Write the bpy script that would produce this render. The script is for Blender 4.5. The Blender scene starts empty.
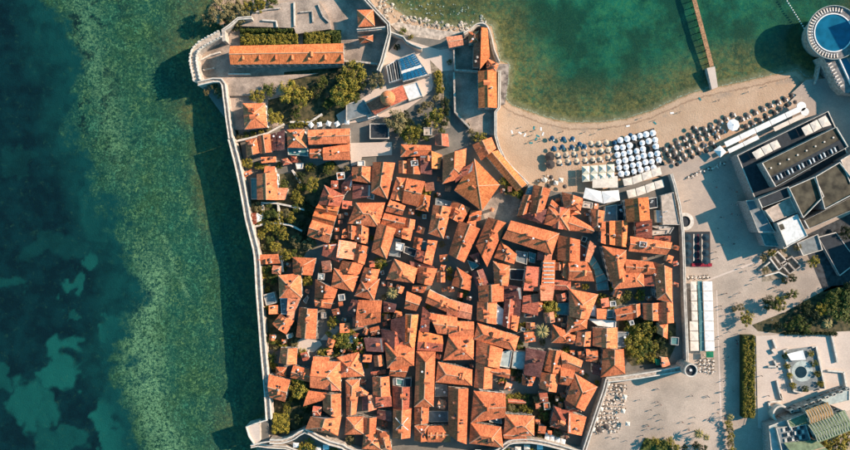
import bpy, bmesh, math, random
import numpy as np
from mathutils import Vector, Matrix, noise as mnoise
random.seed(7); RNG = random.Random(11)
SC = bpy.context.scene; COL = SC.collection

# ---------------------------------------------------------------- camera, sky, sun, exposure
CAM_H = 340.0                      # drone height above the sea, metres
MPP = 0.5                          # metres on the sea surface for one survey unit
cam = bpy.data.cameras.new('camera'); cam_o = bpy.data.objects.new('camera', cam); COL.objects.link(cam_o)
cam_o.location = (0, 0, CAM_H); cam_o.rotation_euler = (0, 0, 0)
cam.sensor_fit = 'HORIZONTAL'; cam.angle = 2*math.atan(425*MPP/CAM_H)
cam.clip_start = 1; cam.clip_end = 6000
SC.camera = cam_o
SUN_AZ = math.radians(18)          # north of east
SUN_EL = math.radians(28.5)
w = bpy.data.worlds.new("World"); SC.world = w; w.use_nodes = True
nt = w.node_tree; nt.nodes.clear()
sky = nt.nodes.new('ShaderNodeTexSky'); sky.sky_type = 'NISHITA'; sky.sun_disc = False
sky.sun_elevation = SUN_EL; sky.sun_rotation = math.radians(90)-SUN_AZ
tint = nt.nodes.new('ShaderNodeMix'); tint.data_type = 'RGBA'; tint.blend_type = 'MULTIPLY'
tint.inputs[0].default_value = 1; tint.inputs[7].default_value = (0.20, 0.84, 1.0, 1)
bg = nt.nodes.new('ShaderNodeBackground'); bg.inputs[1].default_value = 0.12
wo = nt.nodes.new('ShaderNodeOutputWorld')
nt.links.new(sky.outputs[0], tint.inputs[6]); nt.links.new(tint.outputs[2], bg.inputs[0]); nt.links.new(bg.outputs[0], wo.inputs[0])
sl = bpy.data.lights.new('sun', 'SUN'); sl.energy = 5.0; sl.angle = math.radians(0.5); sl.color = (1.0, 0.80, 0.66)
so = bpy.data.objects.new('sun', sl); COL.objects.link(so)
sdir = Vector((math.cos(SUN_EL)*math.cos(SUN_AZ), math.cos(SUN_EL)*math.sin(SUN_AZ), math.sin(SUN_EL)))
so.rotation_euler = sdir.to_track_quat('Z', 'Y').to_euler(); so.location = (300, 80, 200)
SC.view_settings.view_transform = 'Standard'; SC.view_settings.look = 'None'
SC.view_settings.exposure = 0.75; SC.view_settings.gamma = 1

# ---------------------------------------------------------------- survey grid -> metres
def W(px, py, z=0.0):
    k = MPP*(1-z/CAM_H)
    return Vector(((px-425)*k, -(py-225)*k, z))

# ---------------------------------------------------------------- materials
MATS = {}
def nodes(m):
    m.use_nodes = True; t = m.node_tree
    return t, t.nodes, t.links, t.nodes['Principled BSDF']
def mat(name, col, rough=0.85, var=0.12, scale=0.6, col2=None, bump=0.0, bscale=6.0, fine=0.08, metal=0.0, objvar=0.0):
    if name in MATS: return MATS[name]
    m = bpy.data.materials.new(name); t, n, l, b = nodes(m)
    b.inputs['Roughness'].default_value = rough; b.inputs['Metallic'].default_value = metal
    b.inputs['Specular IOR Level'].default_value = 0.25
    geo = n.new('ShaderNodeNewGeometry')
    nz = n.new('ShaderNodeTexNoise'); nz.inputs['Scale'].default_value = scale; nz.inputs['Detail'].default_value = 5
    l.new(geo.outputs['Position'], nz.inputs['Vector'])
    c2 = col2 or tuple(c*(1-2.2*var) for c in col)
    ramp = n.new('ShaderNodeValToRGB'); ramp.color_ramp.elements[0].position = 0.34; ramp.color_ramp.elements[1].position = 0.66
    ramp.color_ramp.elements[0].color = (*c2, 1); ramp.color_ramp.elements[1].color = (*(min(1, c*(1+var)) for c in col), 1)
    l.new(nz.outputs[0], ramp.inputs[0])
    nf = n.new('ShaderNodeTexNoise'); nf.inputs['Scale'].default_value = 3.1; nf.inputs['Detail'].default_value = 6; nf.inputs['Roughness'].default_value = 0.7
    l.new(geo.outputs['Position'], nf.inputs['Vector'])
    mr = n.new('ShaderNodeMapRange'); mr.inputs[1].default_value = 0.3; mr.inputs[2].default_value = 0.7
    mr.inputs[3].default_value = 1-fine*2; mr.inputs[4].default_value = 1+fine*2
    l.new(nf.outputs[0], mr.inputs[0])
    vm = n.new('ShaderNodeVectorMath'); vm.operation = 'SCALE'
    l.new(ramp.outputs[0], vm.inputs[0]); l.new(mr.outputs[0], vm.inputs[3])
    out = vm.outputs[0]
    if objvar:
        oi = n.new('ShaderNodeObjectInfo'); m2 = n.new('ShaderNodeMapRange'); m2.inputs[3].default_value = 1-objvar; m2.inputs[4].default_value = 1+objvar
        l.new(oi.outputs['Random'], m2.inputs[0]); v2 = n.new('ShaderNodeVectorMath'); v2.operation = 'SCALE'
        l.new(out, v2.inputs[0]); l.new(m2.outputs[0], v2.inputs[3]); out = v2.outputs[0]
    l.new(out, b.inputs['Base Color'])
    if bump:
        bp = n.new('ShaderNodeBump'); bp.inputs['Strength'].default_value = bump; bp.inputs['Distance'].default_value = 0.15
        nb = n.new('ShaderNodeTexNoise'); nb.inputs['Scale'].default_value = bscale; nb.inputs['Detail'].default_value = 4
        l.new(geo.outputs['Position'], nb.inputs['Vector']); l.new(nb.outputs[0], bp.inputs['Height']); l.new(bp.outputs[0], b.inputs['Normal'])
    MATS[name] = m; return m
def roof_mat(name, col, old=0.24):
    """clay pan tiles: courses down the slope (UV in metres), patched and weathered"""
    m = bpy.data.materials.new(name); t, n, l, b = nodes(m)
    b.inputs['Roughness'].default_value = 0.88; b.inputs['Specular IOR Level'].default_value = 0.15
    uv = n.new('ShaderNodeUVMap'); oi = n.new('ShaderNodeObjectInfo')
    off = n.new('ShaderNodeVectorMath'); off.operation = 'ADD'
    cmb = n.new('ShaderNodeCombineXYZ'); mul = n.new('ShaderNodeMath'); mul.operation = 'MULTIPLY'; mul.inputs[1].default_value = 97
    l.new(oi.outputs['Random'], mul.inputs[0]); l.new(mul.outputs[0], cmb.inputs[2]); l.new(uv.outputs[0], off.inputs[0]); l.new(cmb.outputs[0], off.inputs[1])
    def nz(sx, sy, sc, det, rg=0.6):
        mp = n.new('ShaderNodeMapping'); mp.inputs['Scale'].default_value = (sx, sy, 1); l.new(off.outputs[0], mp.inputs[0])
        x = n.new('ShaderNodeTexNoise'); x.inputs['Scale'].default_value = sc; x.inputs['Detail'].default_value = det; x.inputs['Roughness'].default_value = rg
        l.new(mp.outputs[0], x.inputs['Vector']); return x.outputs[0]
    big = nz(1, 1, 0.16, 4); streak = nz(1, 0.22, 1.5, 4, 0.75); fine = nz(1, 0.7, 2.4, 3, 0.8)
    rp = n.new('ShaderNodeValToRGB'); e = rp.color_ramp.elements
    dk = tuple(c*(1-old) for c in col); lt = tuple(min(1, c*(1+0.16)+0.012) for c in col)
    e[0].position = 0.33; e[0].color = (dk[0], dk[1]*0.98, dk[2]*1.1, 1); e[1].position = 0.68; e[1].color = (*lt, 1)
    l.new(big, rp.inputs[0])
    # single replaced or bleached tiles
    mp = n.new('ShaderNodeMapping'); mp.inputs['Scale'].default_value = (2.0, 1.4, 1); l.new(off.outputs[0], mp.inputs[0])
    vo = n.new('ShaderNodeTexVoronoi'); vo.inputs['Scale'].default_value = 1.0; l.new(mp.outputs[0], vo.inputs['Vector'])
    sp = n.new('ShaderNodeSeparateColor'); l.new(vo.outputs['Color'], sp.inputs[0])
    def mrange(src, a, b_, c, d):
        x = n.new('ShaderNodeMapRange'); x.inputs[1].default_value = a; x.inputs[2].default_value = b_; x.inputs[3].default_value = c; x.inputs[4].default_value = d
        l.new(src, x.inputs[0]); return x.outputs[0]
    def mm(a, b_):
        x = n.new('ShaderNodeMath'); x.operation = 'MULTIPLY'; l.new(a, x.inputs[0]); l.new(b_, x.inputs[1]); return x.outputs[0]
    # course bands
    su = n.new('ShaderNodeSeparateXYZ'); l.new(uv.outputs[0], su.inputs[0])
    wv = n.new('ShaderNodeMath'); wv.operation = 'SINE'; wm = n.new('ShaderNodeMath'); wm.operation = 'MULTIPLY'; wm.inputs[1].default_value = 2*math.pi/1.0
    l.new(su.outputs[0], wm.inputs[0]); l.new(wm.outputs[0], wv.inputs[0])
    f = mm(mrange(streak, 0.3, 0.7, 0.66, 1.30), mrange(sp.outputs[0], 0, 1, 0.74, 1.24))
    f = mm(f, mrange(oi.outputs['Random'], 0, 1, 0.72, 1.22)); f = mm(f, mrange(wv.outputs[0], -1, 1, 0.95, 1.05)); f = mm(f, mrange(fine, 0.3, 0.7, 0.80, 1.20))
    vm = n.new('ShaderNodeVectorMath'); vm.operation = 'SCALE'; l.new(rp.outputs[0], vm.inputs[0]); l.new(f, vm.inputs[3])
    l.new(vm.outputs[0], b.inputs['Base Color'])
    bp = n.new('ShaderNodeBump'); bp.inputs['Strength'].default_value = 0.2; bp.inputs['Distance'].default_value = 0.06
    l.new(fine, bp.inputs['Height']); l.new(bp.outputs[0], b.inputs['Normal'])
    MATS[name] = m; return m
ROOF = {'o': roof_mat('clay_orange', (0.70, 0.190, 0.070)), 'p': roof_mat('clay_pale', (0.70, 0.245, 0.120), 0.26),
        'r': roof_mat('clay_red', (0.52, 0.135, 0.068)), 'd': roof_mat('clay_brown_shade', (0.27, 0.095, 0.066), 0.35),  # brown clay puts the shade of west-facing roofs into their colour
        'O': roof_mat('clay_bright', (0.74, 0.205, 0.062), 0.12)}
FLAT = {'w': mat('whitewash', (0.74, 0.70, 0.64), var=0.08), 'g': mat('grey_concrete', (0.22, 0.23, 0.22)), 'b': mat('beige_screed', (0.52, 0.40, 0.31)),
        't': mat('teal_sheet', (0.11, 0.24, 0.22), rough=0.45), 'k': mat('dark_felt', (0.035, 0.04, 0.045)), 'G': mat('green_roof', (0.090, 0.072, 0.045), var=0.3, scale=0.25, bump=0.4),
        'c': mat('pale_metal', (0.42, 0.45, 0.40), rough=0.5), 'v': mat('verdigris', (0.20, 0.24, 0.13), var=0.15), 'y': mat('tan_copper', (0.40, 0.24, 0.10), var=0.15)}
WALLM = [mat('plaster_cream', (0.60, 0.50, 0.40), objvar=0.15), mat('stone_wall', (0.42, 0.36, 0.30), objvar=0.15, var=0.2, scale=1.2), mat('plaster_white', (0.72, 0.68, 0.62), objvar=0.08), mat('stone_grey', (0.33, 0.30, 0.27), var=0.2, scale=1.5)]
M_RIDGE = mat('ridge_mortar', (0.62, 0.36, 0.22)); M_CHIM = mat('chimney_plaster', (0.55, 0.45, 0.36)); M_CAP = mat('chimney_cap', (0.30, 0.12, 0.07))
M_SHUT = mat('green_shutter', (0.03, 0.07, 0.05)); M_GLASS = mat('window_glass', (0.02, 0.03, 0.035), rough=0.15, var=0.02, fine=0)
M_STONE = mat('rampart_stone', (0.50, 0.41, 0.33), var=0.2, scale=0.8, bump=0.5); M_STONE_L = mat('parapet_stone', (0.66, 0.57, 0.47), var=0.12)
M_WHITE = mat('white_canvas', (0.80, 0.76, 0.70), var=0.05); M_CREAM = mat('cream_canvas', (0.74, 0.62, 0.50), var=0.06); M_DARK = mat('dark_metal', (0.03, 0.035, 0.04))
M_TRUNK = mat('bark', (0.10, 0.07, 0.05))

# ---------------------------------------------------------------- object helpers
THINGS = []
LM = [('the round corner tower', 690, 370), ('the domed red church', 387, 98), ('the blue solar roof', 412, 67), ('the great pyramid church roof', 477, 188),
      ('the rotunda pool', 828, 32), ('the large star palm', 542, 331), ('the courtyard palm', 392, 292), ('the roof with the white X', 402, 425),
      ('the striped skylight roof', 548, 272), ('the citadel wing', 487, 85), ('the long barracks roof', 287, 54), ('the southwest bastion', 250, 432),
      ('the white terrace awnings', 705, 316), ('the two-tone warehouse roof', 637, 210), ('the teal flat roof', 597, 272), ('the lone shore villa', 255, 116),
      ('the walled green garden', 650, 340), ('the long hipped palace', 425, 375), ('the sawtooth roof', 325, 213), ('the cobbled church square', 506, 206),
      ('the sunken fountain', 804, 370), ('the pale ruin yard', 312, 342), ('the clipped hedge block', 749, 375), ('the empty inner courtyard', 433, 326),
      ('the northwest bastion', 205, 60), ('the pergola garden', 520, 403), ('the white roof cube', 792, 230)]
DIRS = ['east', 'north-east', 'north', 'north-west', 'west', 'south-west', 'south', 'south-east']
ORD = ['nearest', 'second nearest', 'third nearest', 'fourth nearest', 'fifth nearest', 'sixth nearest', 'seventh nearest', 'eighth nearest', 'ninth nearest', 'tenth nearest'] + ['%dth nearest' % k for k in range(11, 60)]
def settle_labels():
    """give every thing waiting for one a label that points at it from the closest landmark"""
    bins = {}
    for o, desc, noun, px, py in THINGS:
        d, nm, lx, ly = min((math.hypot(px-x, py-y), nme, x, y) for nme, x, y in LM)
        k = int(round(math.degrees(math.atan2(-(py-ly), px-lx))/45)) % 8
        bins.setdefault((noun, nm, k), []).append((d, o.name, o, desc))
    for (noun, nm, k), lst in bins.items():
        lst.sort(key=lambda r: (r[0], r[1]))
        for i, (d, _, o, desc) in enumerate(lst):
            o['label'] = '%s just %s of %s' % (desc, DIRS[k], nm) if len(lst) == 1 else '%s, %s %s of %s' % (desc, ORD[i], DIRS[k], nm)
def tag(o, label=None, cat=None, group=None, kind=None):
    if label: o['label'] = label
    if cat: o['category'] = cat
    if group: o['group'] = group
    if kind: o['kind'] = kind
    return o
def empty(name, loc, rz=0.0):
    o = bpy.data.objects.new(name, None); COL.objects.link(o); o.location = loc; o.rotation_euler = (0, 0, rz); o.empty_display_size = 0.5; return o
def link(name, me, parent=None, loc=None):
    o = bpy.data.objects.new(name, me); COL.objects.link(o)
    if parent: o.parent = parent
    if loc is not None: o.location = loc
    return o
class MB:
    """collects geometry with material slots"""
    def __init__(s): s.v = []; s.f = []; s.m = []; s.mats = []
    def mi(s, m):
        if m not in s.mats: s.mats.append(m)
        return s.mats.index(m)
    def add(s, vs, fs, m):
        o = len(s.v); s.v += [tuple(v) for v in vs]; k = s.mi(m)
        for f in fs: s.f.append([i+o for i in f]); s.m.append(k)
    def box(s, c, d, m, rz=0.0, top=1.0):
        hx, hy, hz = d[0]/2, d[1]/2, d[2]; cs, sn = math.cos(rz), math.sin(rz); vs = []
        for z, k in ((0, 1), (hz, top)):
            for x, y in ((-hx, -hy), (hx, -hy), (hx, hy), (-hx, hy)):
                x *= k; y *= k; vs.append((c[0]+x*cs-y*sn, c[1]+x*sn+y*cs, c[2]+z))
        s.add(vs, [(0, 3, 2, 1), (4, 5, 6, 7), (0, 1, 5, 4), (1, 2, 6, 5), (2, 3, 7, 6), (3, 0, 4, 7)], m)
    def cyl(s, c, r, h, m, n=10, r2=None, cap=True):
        r2 = r if r2 is None else r2; vs = []
        for k in range(n):
            a = 2*math.pi*k/n; vs.append((c[0]+r*math.cos(a), c[1]+r*math.sin(a), c[2]))
        for k in range(n):
            a = 2*math.pi*k/n; vs.append((c[0]+r2*math.cos(a), c[1]+r2*math.sin(a), c[2]+h))
        fs = [(k, (k+1) % n, n+(k+1) % n, n+k) for k in range(n)]
        if cap: fs += [tuple(range(n, 2*n)), tuple(reversed(range(n)))]
        s.add(vs, fs, m)
    def prism(s, poly, z0, z1, m, mside=None):
        a = sum(poly[i][0]*poly[(i+1) % len(poly)][1]-poly[(i+1) % len(poly)][0]*poly[i][1] for i in range(len(poly)))
        if a < 0: poly = list(reversed(poly))
        n = len(poly); vs = [(p[0], p[1], z0) for p in poly]+[(p[0], p[1], z1) for p in poly]
        s.add(vs, [tuple(range(n, 2*n))], m)
        s.add(vs, [(k, (k+1) % n, n+(k+1) % n, n+k) for k in range(n)]+[tuple(reversed(range(n)))], mside or m)
    def bar(s, a, b, w, h, m):
        a = Vector(a); b = Vector(b); d = b-a; L = d.length
        if L < 1e-4: return
        d /= L; side = d.cross(Vector((0, 0, 1)))
        side = side.normalized() if side.length > 1e-3 else Vector((1, 0, 0)); up = side.cross(d)
        vs = []
        for p in (a, b):
            for sx, sy in ((-1, -1), (1, -1), (1, 1), (-1, 1)): vs.append(p+side*sx*w/2+up*sy*h/2)
        s.add(vs, [(0, 1, 2, 3), (7, 6, 5, 4), (0, 4, 5, 1), (1, 5, 6, 2), (2, 6, 7, 3), (3, 7, 4, 0)], m)
    def mesh(s, name, fix=False):
        me = bpy.data.meshes.new(name); me.from_pydata(s.v, [], s.f)
        for m in s.mats: me.materials.append(m)
        me.polygons.foreach_set('material_index', s.m)
        if fix:
            bm = bmesh.new(); bm.from_mesh(me); bmesh.ops.recalc_face_normals(bm, faces=bm.faces); bm.to_mesh(me); bm.free()
        me.update(); return me
    def build(s, name, parent=None, loc=None, fix=False): return link(name, s.mesh(name, fix), parent, loc)

def strip_pts(pts, w):
    """left and right offsets of a polyline"""
    L, R = [], []
    for i, p in enumerate(pts):
        a = pts[max(0, i-1)]; b = pts[min(len(pts)-1, i+1)]; d = (b-a).to_2d().normalized(); n = Vector((-d.y, d.x, 0))
        L.append(p+n*w/2); R.append(p-n*w/2)
    return L, R
def strip(mb, pts, w, z0, z1, m, off=0.0):
    if off:
        q = []
        for i, p in enumerate(pts):
            a = pts[max(0, i-1)]; b = pts[min(len(pts)-1, i+1)]; d = (b-a).to_2d().normalized(); q.append(p+Vector((-d.y, d.x, 0))*off)
        pts = q
    L, R = strip_pts(pts, w); n = len(pts); vs = []
    for i in range(n): vs += [(L[i].x, L[i].y, z0), (R[i].x, R[i].y, z0), (R[i].x, R[i].y, z1), (L[i].x, L[i].y, z1)]
    fs = [(0, 1, 2, 3), (4*n-1, 4*n-2, 4*n-3, 4*n-4)]
    for i in range(n-1):
        a = 4*i; b = a+4
        fs += [(a+3, a+2, b+2, b+3), (a+1, a, b, b+1), (a, a+3, b+3, b), (a+2, a+1, b+1, b+2)]
    mb.add(vs, fs, m)
def smooth(pts, k=3):
    out = []
    for i in range(len(pts)-1):
        p0 = pts[max(0, i-1)]; p1 = pts[i]; p2 = pts[i+1]; p3 = pts[min(len(pts)-1, i+2)]
        for j in range(k):
            t = j/k; out.append(tuple(0.5*((2*p1[q])+(-p0[q]+p2[q])*t+(2*p0[q]-5*p1[q]+4*p2[q]-p3[q])*t*t+(-p0[q]+3*p1[q]-3*p2[q]+p3[q])*t**3) for q in (0, 1)))
    out.append(tuple(pts[-1])); return out
# ---------------------------------------------------------------- terrain: sea bed, shore, beach, all one sheet
COAST = [(255, 900), (255, 441), (250, 440), (249, 427), (271, 412), (268, 370), (265, 320), (262, 270), (254, 220), (245, 170), (237, 130), (224, 100), (203, 88), (199, 70), (196, 52),
         (205, 42), (219, 36), (222, 28), (209, 18), (210, 4), (222, -10), (235, -60), (330, -80), (365, -30), (384, 0), (394, 8), (408, 17), (425, 23), (442, 27), (455, 26), (470, 27), (484, 22),
         (492, 26), (497, 45), (500, 60), (509, 64), (508, 82), (505, 98), (512, 105), (526, 110), (545, 117), (570, 122), (600, 122), (625, 118.5), (650, 111), (672, 101), (690, 93), (715, 87),
         (740, 82), (770, 75), (797, 69), (806, 78), (815, 76), (832, 74), (852, 55), (880, 20), (900, -60), (930, -400), (1500, -400), (1500, 900)]
gx = np.concatenate([np.linspace(-3200, -140, 14)[:-1], np.arange(-140, 1000, 1.6), np.linspace(1000, 4000, 14)])
gy = np.concatenate([np.linspace(-3000, -90, 14)[:-1], np.arange(-90, 560, 1.6), np.linspace(560, 3500, 14)])
GX, GY = np.meshgrid(gx, gy)
def sdf(X, Y, poly):
    P = np.array(poly, float); n = len(P); D = np.full(X.shape, 1e9); inside = np.zeros(X.shape, bool)
    for i in range(n):
        ax, ay = P[i]; bx, by = P[(i+1) % n]; dx, dy = bx-ax, by-ay; L2 = dx*dx+dy*dy+1e-9
        t = np.clip(((X-ax)*dx+(Y-ay)*dy)/L2, 0, 1); D = np.minimum(D, np.hypot(X-ax-t*dx, Y-ay-t*dy))
        c = ((ay > Y) != (by > Y)) & (X < (bx-ax)*(Y-ay)/(by-ay+1e-12)+ax); inside ^= c
    return np.where(inside, D, -D)
def vnoise(X, Y, s, seed):
    r = np.random.RandomState(seed).rand(64, 64); x = X/s; y = Y/s; xi = np.floor(x).astype(int); yi = np.floor(y).astype(int)
    fx = x-xi; fy = y-yi; fx = fx*fx*(3-2*fx); fy = fy*fy*(3-2*fy)
    g = lambda a, b: r[a % 64, b % 64]
    return (g(xi, yi)*(1-fx)+g(xi+1, yi)*fx)*(1-fy)+(g(xi, yi+1)*(1-fx)+g(xi+1, yi+1)*fx)*fy
def fbm(X, Y, s, seed, o=4): return sum(vnoise(X, Y, s/2**k, seed+k)*0.5**k for k in range(o))/sum(0.5**k for k in range(o))
D = sdf(GX, GY, COAST)
dn = D+(fbm(GX, GY, 18, 3)-0.5)*5.0*(D < 0)
ss = lambda a, b, x: (lambda t: t*t*(3-2*t))(np.clip((x-a)/(b-a), 0, 1))
# western reef edge
by = np.interp(GY, [-90, 0, 40, 80, 110, 140, 190, 230, 270, 300, 330, 370, 420, 460, 560], [52, 60, 66, 78, 88, 92, 104, 118, 140, 132, 126, 126, 142, 158, 190])
nb = fbm(GX, GY, 30, 21, 5)-0.5
reef = ss(-16, 12, GX-by+nb*64+(fbm(GX, GY, 7, 77, 3)-.5)*26)
west = ss(330, 240, GX)
crest = np.exp(-((GX-by-16+nb*20)/15)**2)*ss(215, 300, GY)*west + 0.55*np.exp(-((GX-(158+(GY-225)*0.42))/2.6)**2)*ss(225, 235, GY)*ss(305, 290, GY)*west + 0.5*np.exp(-((GX-by-22)/14)**2)*west*ss(215, 120, GY)
sand = np.zeros_like(GX); wx = GX+(fbm(GX, GY, 26, 5)-0.5)*44+(fbm(GX, GY, 8, 15)-.5)*16; wy = GY+(fbm(GX, GY, 26, 9)-0.5)*50+(fbm(GX, GY, 8, 19)-.5)*16
for cx, cy, rx, ry, st in [(65, 285, 8, 14, .8), (116, 328, 10, 17, 1), (65, 372, 22, 24, .95), (32, 405, 24, 26, .75), (107, 425, 12, 30, .95), (84, 265, 8, 12, .8), (116, 205, 10, 26, .35), (8, 285, 14, 10, .4), (95, 215, 22, 20, .35), (58, 440, 24, 18, .5), (72, 316, 6, 5, .45), (40, 20, 12, 14, .25), (78, 20, 9, 40, .35), (88, 180, 12, 14, .5), (0, 380, 12, 16, .5), (55, 245, 30, 14, .2), (14, 160, 8, 20, .16)]:
    sand = np.maximum(sand, st*ss(1.15, 0.85, np.hypot((wx-cx)/rx, (wy-cy)/ry)))
near = ss(-60, -4, GX-by+nb*40)
brown = np.maximum.reduce([0.9*ss(1.2, 0.3, np.hypot((GX-197)/24, (GY-112)/22)), ss(1.3, .2, np.hypot((GX-222)/22, (GY-10)/26)), 0.7*ss(1.2, 0.3, np.hypot((GX-214)/26, (GY-170)/80)), 0.6*ss(-55, -6, D)*west,
                          ss(-52, -5, dn)*(1-west), ss(1.2, .3, np.hypot((GX-425)/62, (GY-8)/26)), 0.85*ss(1.2, .3, np.hypot((GX-530)/34, (GY-80)/34)), 0.65*ss(1.2, .4, np.hypot((GX-745)/70, (GY-62)/24))])
depth = -0.15-1.0*ss(0, -14, D)-0.6*ss(-14, -60, D)-0.5*(1-west)*ss(-60, -160, D)
depth = depth*(1-west)+west*(-1.4-1.4*ss(0, -60, D)-2.6*ss(40, -40, GX-by))
rise = 0.15*ss(0, 2, D)+1.15*ss(1, 34, D)
Z = np.where(D < 0, depth, rise)+np.where(D < 0, (fbm(GX, GY, 9, 40)-0.5)*0.5*np.clip(-D/10, 0, 1), (fbm(GX, GY, 14, 50)-0.5)*0.12*np.clip(D/4, 0, 1))
k = MPP*(1-Z/CAM_H)
co = np.stack([(GX-425)*k, -(GY-225)*k, Z], -1).reshape(-1, 3)
ny, nx = GX.shape; idx = np.arange(nx*ny).reshape(ny, nx)
F = np.stack([idx[1:, :-1], idx[1:, 1:], idx[:-1, 1:], idx[:-1, :-1]], -1).reshape(-1, 4)
def grid_mesh(name, co, F):
    me = bpy.data.meshes.new(name); me.vertices.add(len(co)); me.vertices.foreach_set('co', co.ravel().astype(np.float32))
    me.loops.add(F.size); me.loops.foreach_set('vertex_index', F.ravel().astype(np.int32)); me.polygons.add(len(F))
    me.polygons.foreach_set('loop_start', np.arange(0, F.size, 4, dtype=np.int32)); me.update(calc_edges=True); me.validate(); return me
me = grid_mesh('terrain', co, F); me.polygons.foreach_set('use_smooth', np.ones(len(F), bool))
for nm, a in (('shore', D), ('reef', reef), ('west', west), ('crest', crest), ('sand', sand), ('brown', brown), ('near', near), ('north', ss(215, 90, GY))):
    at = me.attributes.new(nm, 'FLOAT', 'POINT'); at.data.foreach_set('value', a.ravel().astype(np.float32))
ter = link('terrain', me); ter['kind'] = 'structure'
def terrain_mat():
    m = bpy.data.materials.new('seabed_and_sand'); t, n, l, b = nodes(m); b.inputs['Roughness'].default_value = 0.95; b.inputs['Specular IOR Level'].default_value = 0.1
    geo = n.new('ShaderNodeNewGeometry')
    def A(nm): x = n.new('ShaderNodeAttribute'); x.attribute_name = nm; return x.outputs['Fac']
    def N(sc, det=5, rg=0.6, sx=1, sy=1, dist=0):
        mp = n.new('ShaderNodeMapping'); mp.inputs['Scale'].default_value = (sx, sy, 1); l.new(geo.outputs['Position'], mp.inputs[0])
        x = n.new('ShaderNodeTexNoise'); x.inputs['Scale'].default_value = sc; x.inputs['Detail'].default_value = det; x.inputs['Roughness'].default_value = rg; x.inputs['Distortion'].default_value = dist
        l.new(mp.outputs[0], x.inputs['Vector']); return x.outputs[0]
    def R(s, a, b_, c=0, d=1):
        x = n.new('ShaderNodeMapRange'); x.inputs[1].default_value = a; x.inputs[2].default_value = b_; x.inputs[3].default_value = c; x.inputs[4].default_value = d; l.new(s, x.inputs[0]); return x.outputs[0]
    def M(op, a, b_):
        x = n.new('ShaderNodeMath'); x.operation = op
        for i, v in enumerate((a, b_)):
            if isinstance(v, (int, float)): x.inputs[i].default_value = v
            else: l.new(v, x.inputs[i])
        return x.outputs[0]
    def C(c): x = n.new('ShaderNodeRGB'); x.outputs[0].default_value = (*c, 1); return x.outputs[0]
    def MIX(f, a, b_):
        x = n.new('ShaderNodeMix'); x.data_type = 'RGBA'; x.clamp_factor = True
        l.new(f, x.inputs[0]); l.new(a if not isinstance(a, tuple) else C(a), x.inputs[6]); l.new(b_ if not isinstance(b_, tuple) else C(b_), x.inputs[7]); return x.outputs[2]
    shore, reef, west, crest, sand, brown = (A(q) for q in ('shore', 'reef', 'west', 'crest', 'sand', 'brown'))
    n1 = N(0.045, 6, 0.65); n2 = N(0.35, 6, 0.72, dist=0.6); n3 = N(1.3, 4, 0.75); n4 = N(0.12, 5, 0.6)
    # open water north bay: deep bed
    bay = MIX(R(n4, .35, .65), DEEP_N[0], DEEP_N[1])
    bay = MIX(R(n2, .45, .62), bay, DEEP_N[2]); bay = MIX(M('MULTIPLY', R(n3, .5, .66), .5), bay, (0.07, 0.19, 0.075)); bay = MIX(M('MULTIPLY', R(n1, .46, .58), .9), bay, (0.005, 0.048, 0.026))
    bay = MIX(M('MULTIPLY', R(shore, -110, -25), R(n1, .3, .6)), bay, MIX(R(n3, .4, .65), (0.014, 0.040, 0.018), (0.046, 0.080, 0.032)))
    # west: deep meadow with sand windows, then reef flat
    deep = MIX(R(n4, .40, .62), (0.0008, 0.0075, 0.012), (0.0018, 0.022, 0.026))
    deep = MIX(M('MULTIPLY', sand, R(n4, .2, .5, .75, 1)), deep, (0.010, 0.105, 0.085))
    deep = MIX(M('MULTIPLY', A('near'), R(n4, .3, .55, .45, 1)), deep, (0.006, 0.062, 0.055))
    sp = N(0.85, 3, 0.75, dist=0.3); sp2 = N(1.9, 3, 0.8)
    reefc = MIX(R(n2, .35, .65), (0.006, 0.052, 0.036), (0.022, 0.090, 0.052))
    reefc = MIX(R(n1, .44, .62), reefc, MIX(R(n2, .4, .6), (0.012, 0.048, 0.022), (0.045, 0.095, 0.036)))
    dots = M('MULTIPLY', R(sp, .50, .60), R(N(0.34, 4, .65, 1, .28), .38, .60, .15, 1))
    reefc = MIX(dots, reefc, MIX(R(n4, .4, .6), (0.085, 0.23, 0.125), (0.20, 0.27, 0.095)))
    reefc = MIX(M('MULTIPLY', R(sp2, .58, .66), .8), reefc, (0.21, 0.30, 0.14))
    reefc = MIX(M('MULTIPLY', M('MULTIPLY', crest, 1.25), R(M('ADD', M('MULTIPLY', sp, .6), M('MULTIPLY', n2, .4)), .44, .56)), reefc, MIX(R(sp2, .42, .60), (0.10, 0.20, 0.10), (0.40, 0.48, 0.22)))
    wedge = M('ADD', reef, M('MULTIPLY', M('SUBTRACT', n2, .5), 1.5))
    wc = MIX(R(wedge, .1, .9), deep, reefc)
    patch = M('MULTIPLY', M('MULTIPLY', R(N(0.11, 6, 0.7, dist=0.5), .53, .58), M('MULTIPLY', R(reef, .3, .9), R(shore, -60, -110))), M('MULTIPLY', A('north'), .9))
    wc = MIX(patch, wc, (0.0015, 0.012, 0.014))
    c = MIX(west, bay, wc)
    br = MIX(R(n2, .35, .65), (0.085, 0.056, 0.016), (0.34, 0.205, 0.058))
    br = MIX(R(n3, .55, .7), br, (0.36, 0.25, 0.11))
    c = MIX(M('MULTIPLY', brown, R(N(0.5, 5, .7), .36, .60, .25, 1)), c, br)
    wet = MIX(R(n2, .3, .7), (0.24, 0.145, 0.065), (0.38, 0.25, 0.13))
    e = M('ADD', shore, M('MULTIPLY', M('SUBTRACT', n2, .5), 7))
    c = MIX(M('MULTIPLY', R(e, -7, -0.5), R(west, 1, 0)), c, wet)
    dry = MIX(R(n4, .3, .7), (0.46, 0.295, 0.185), (0.56, 0.38, 0.255)); dry = MIX(R(n3, .45, .75), dry, (0.42, 0.28, 0.18))
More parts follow.
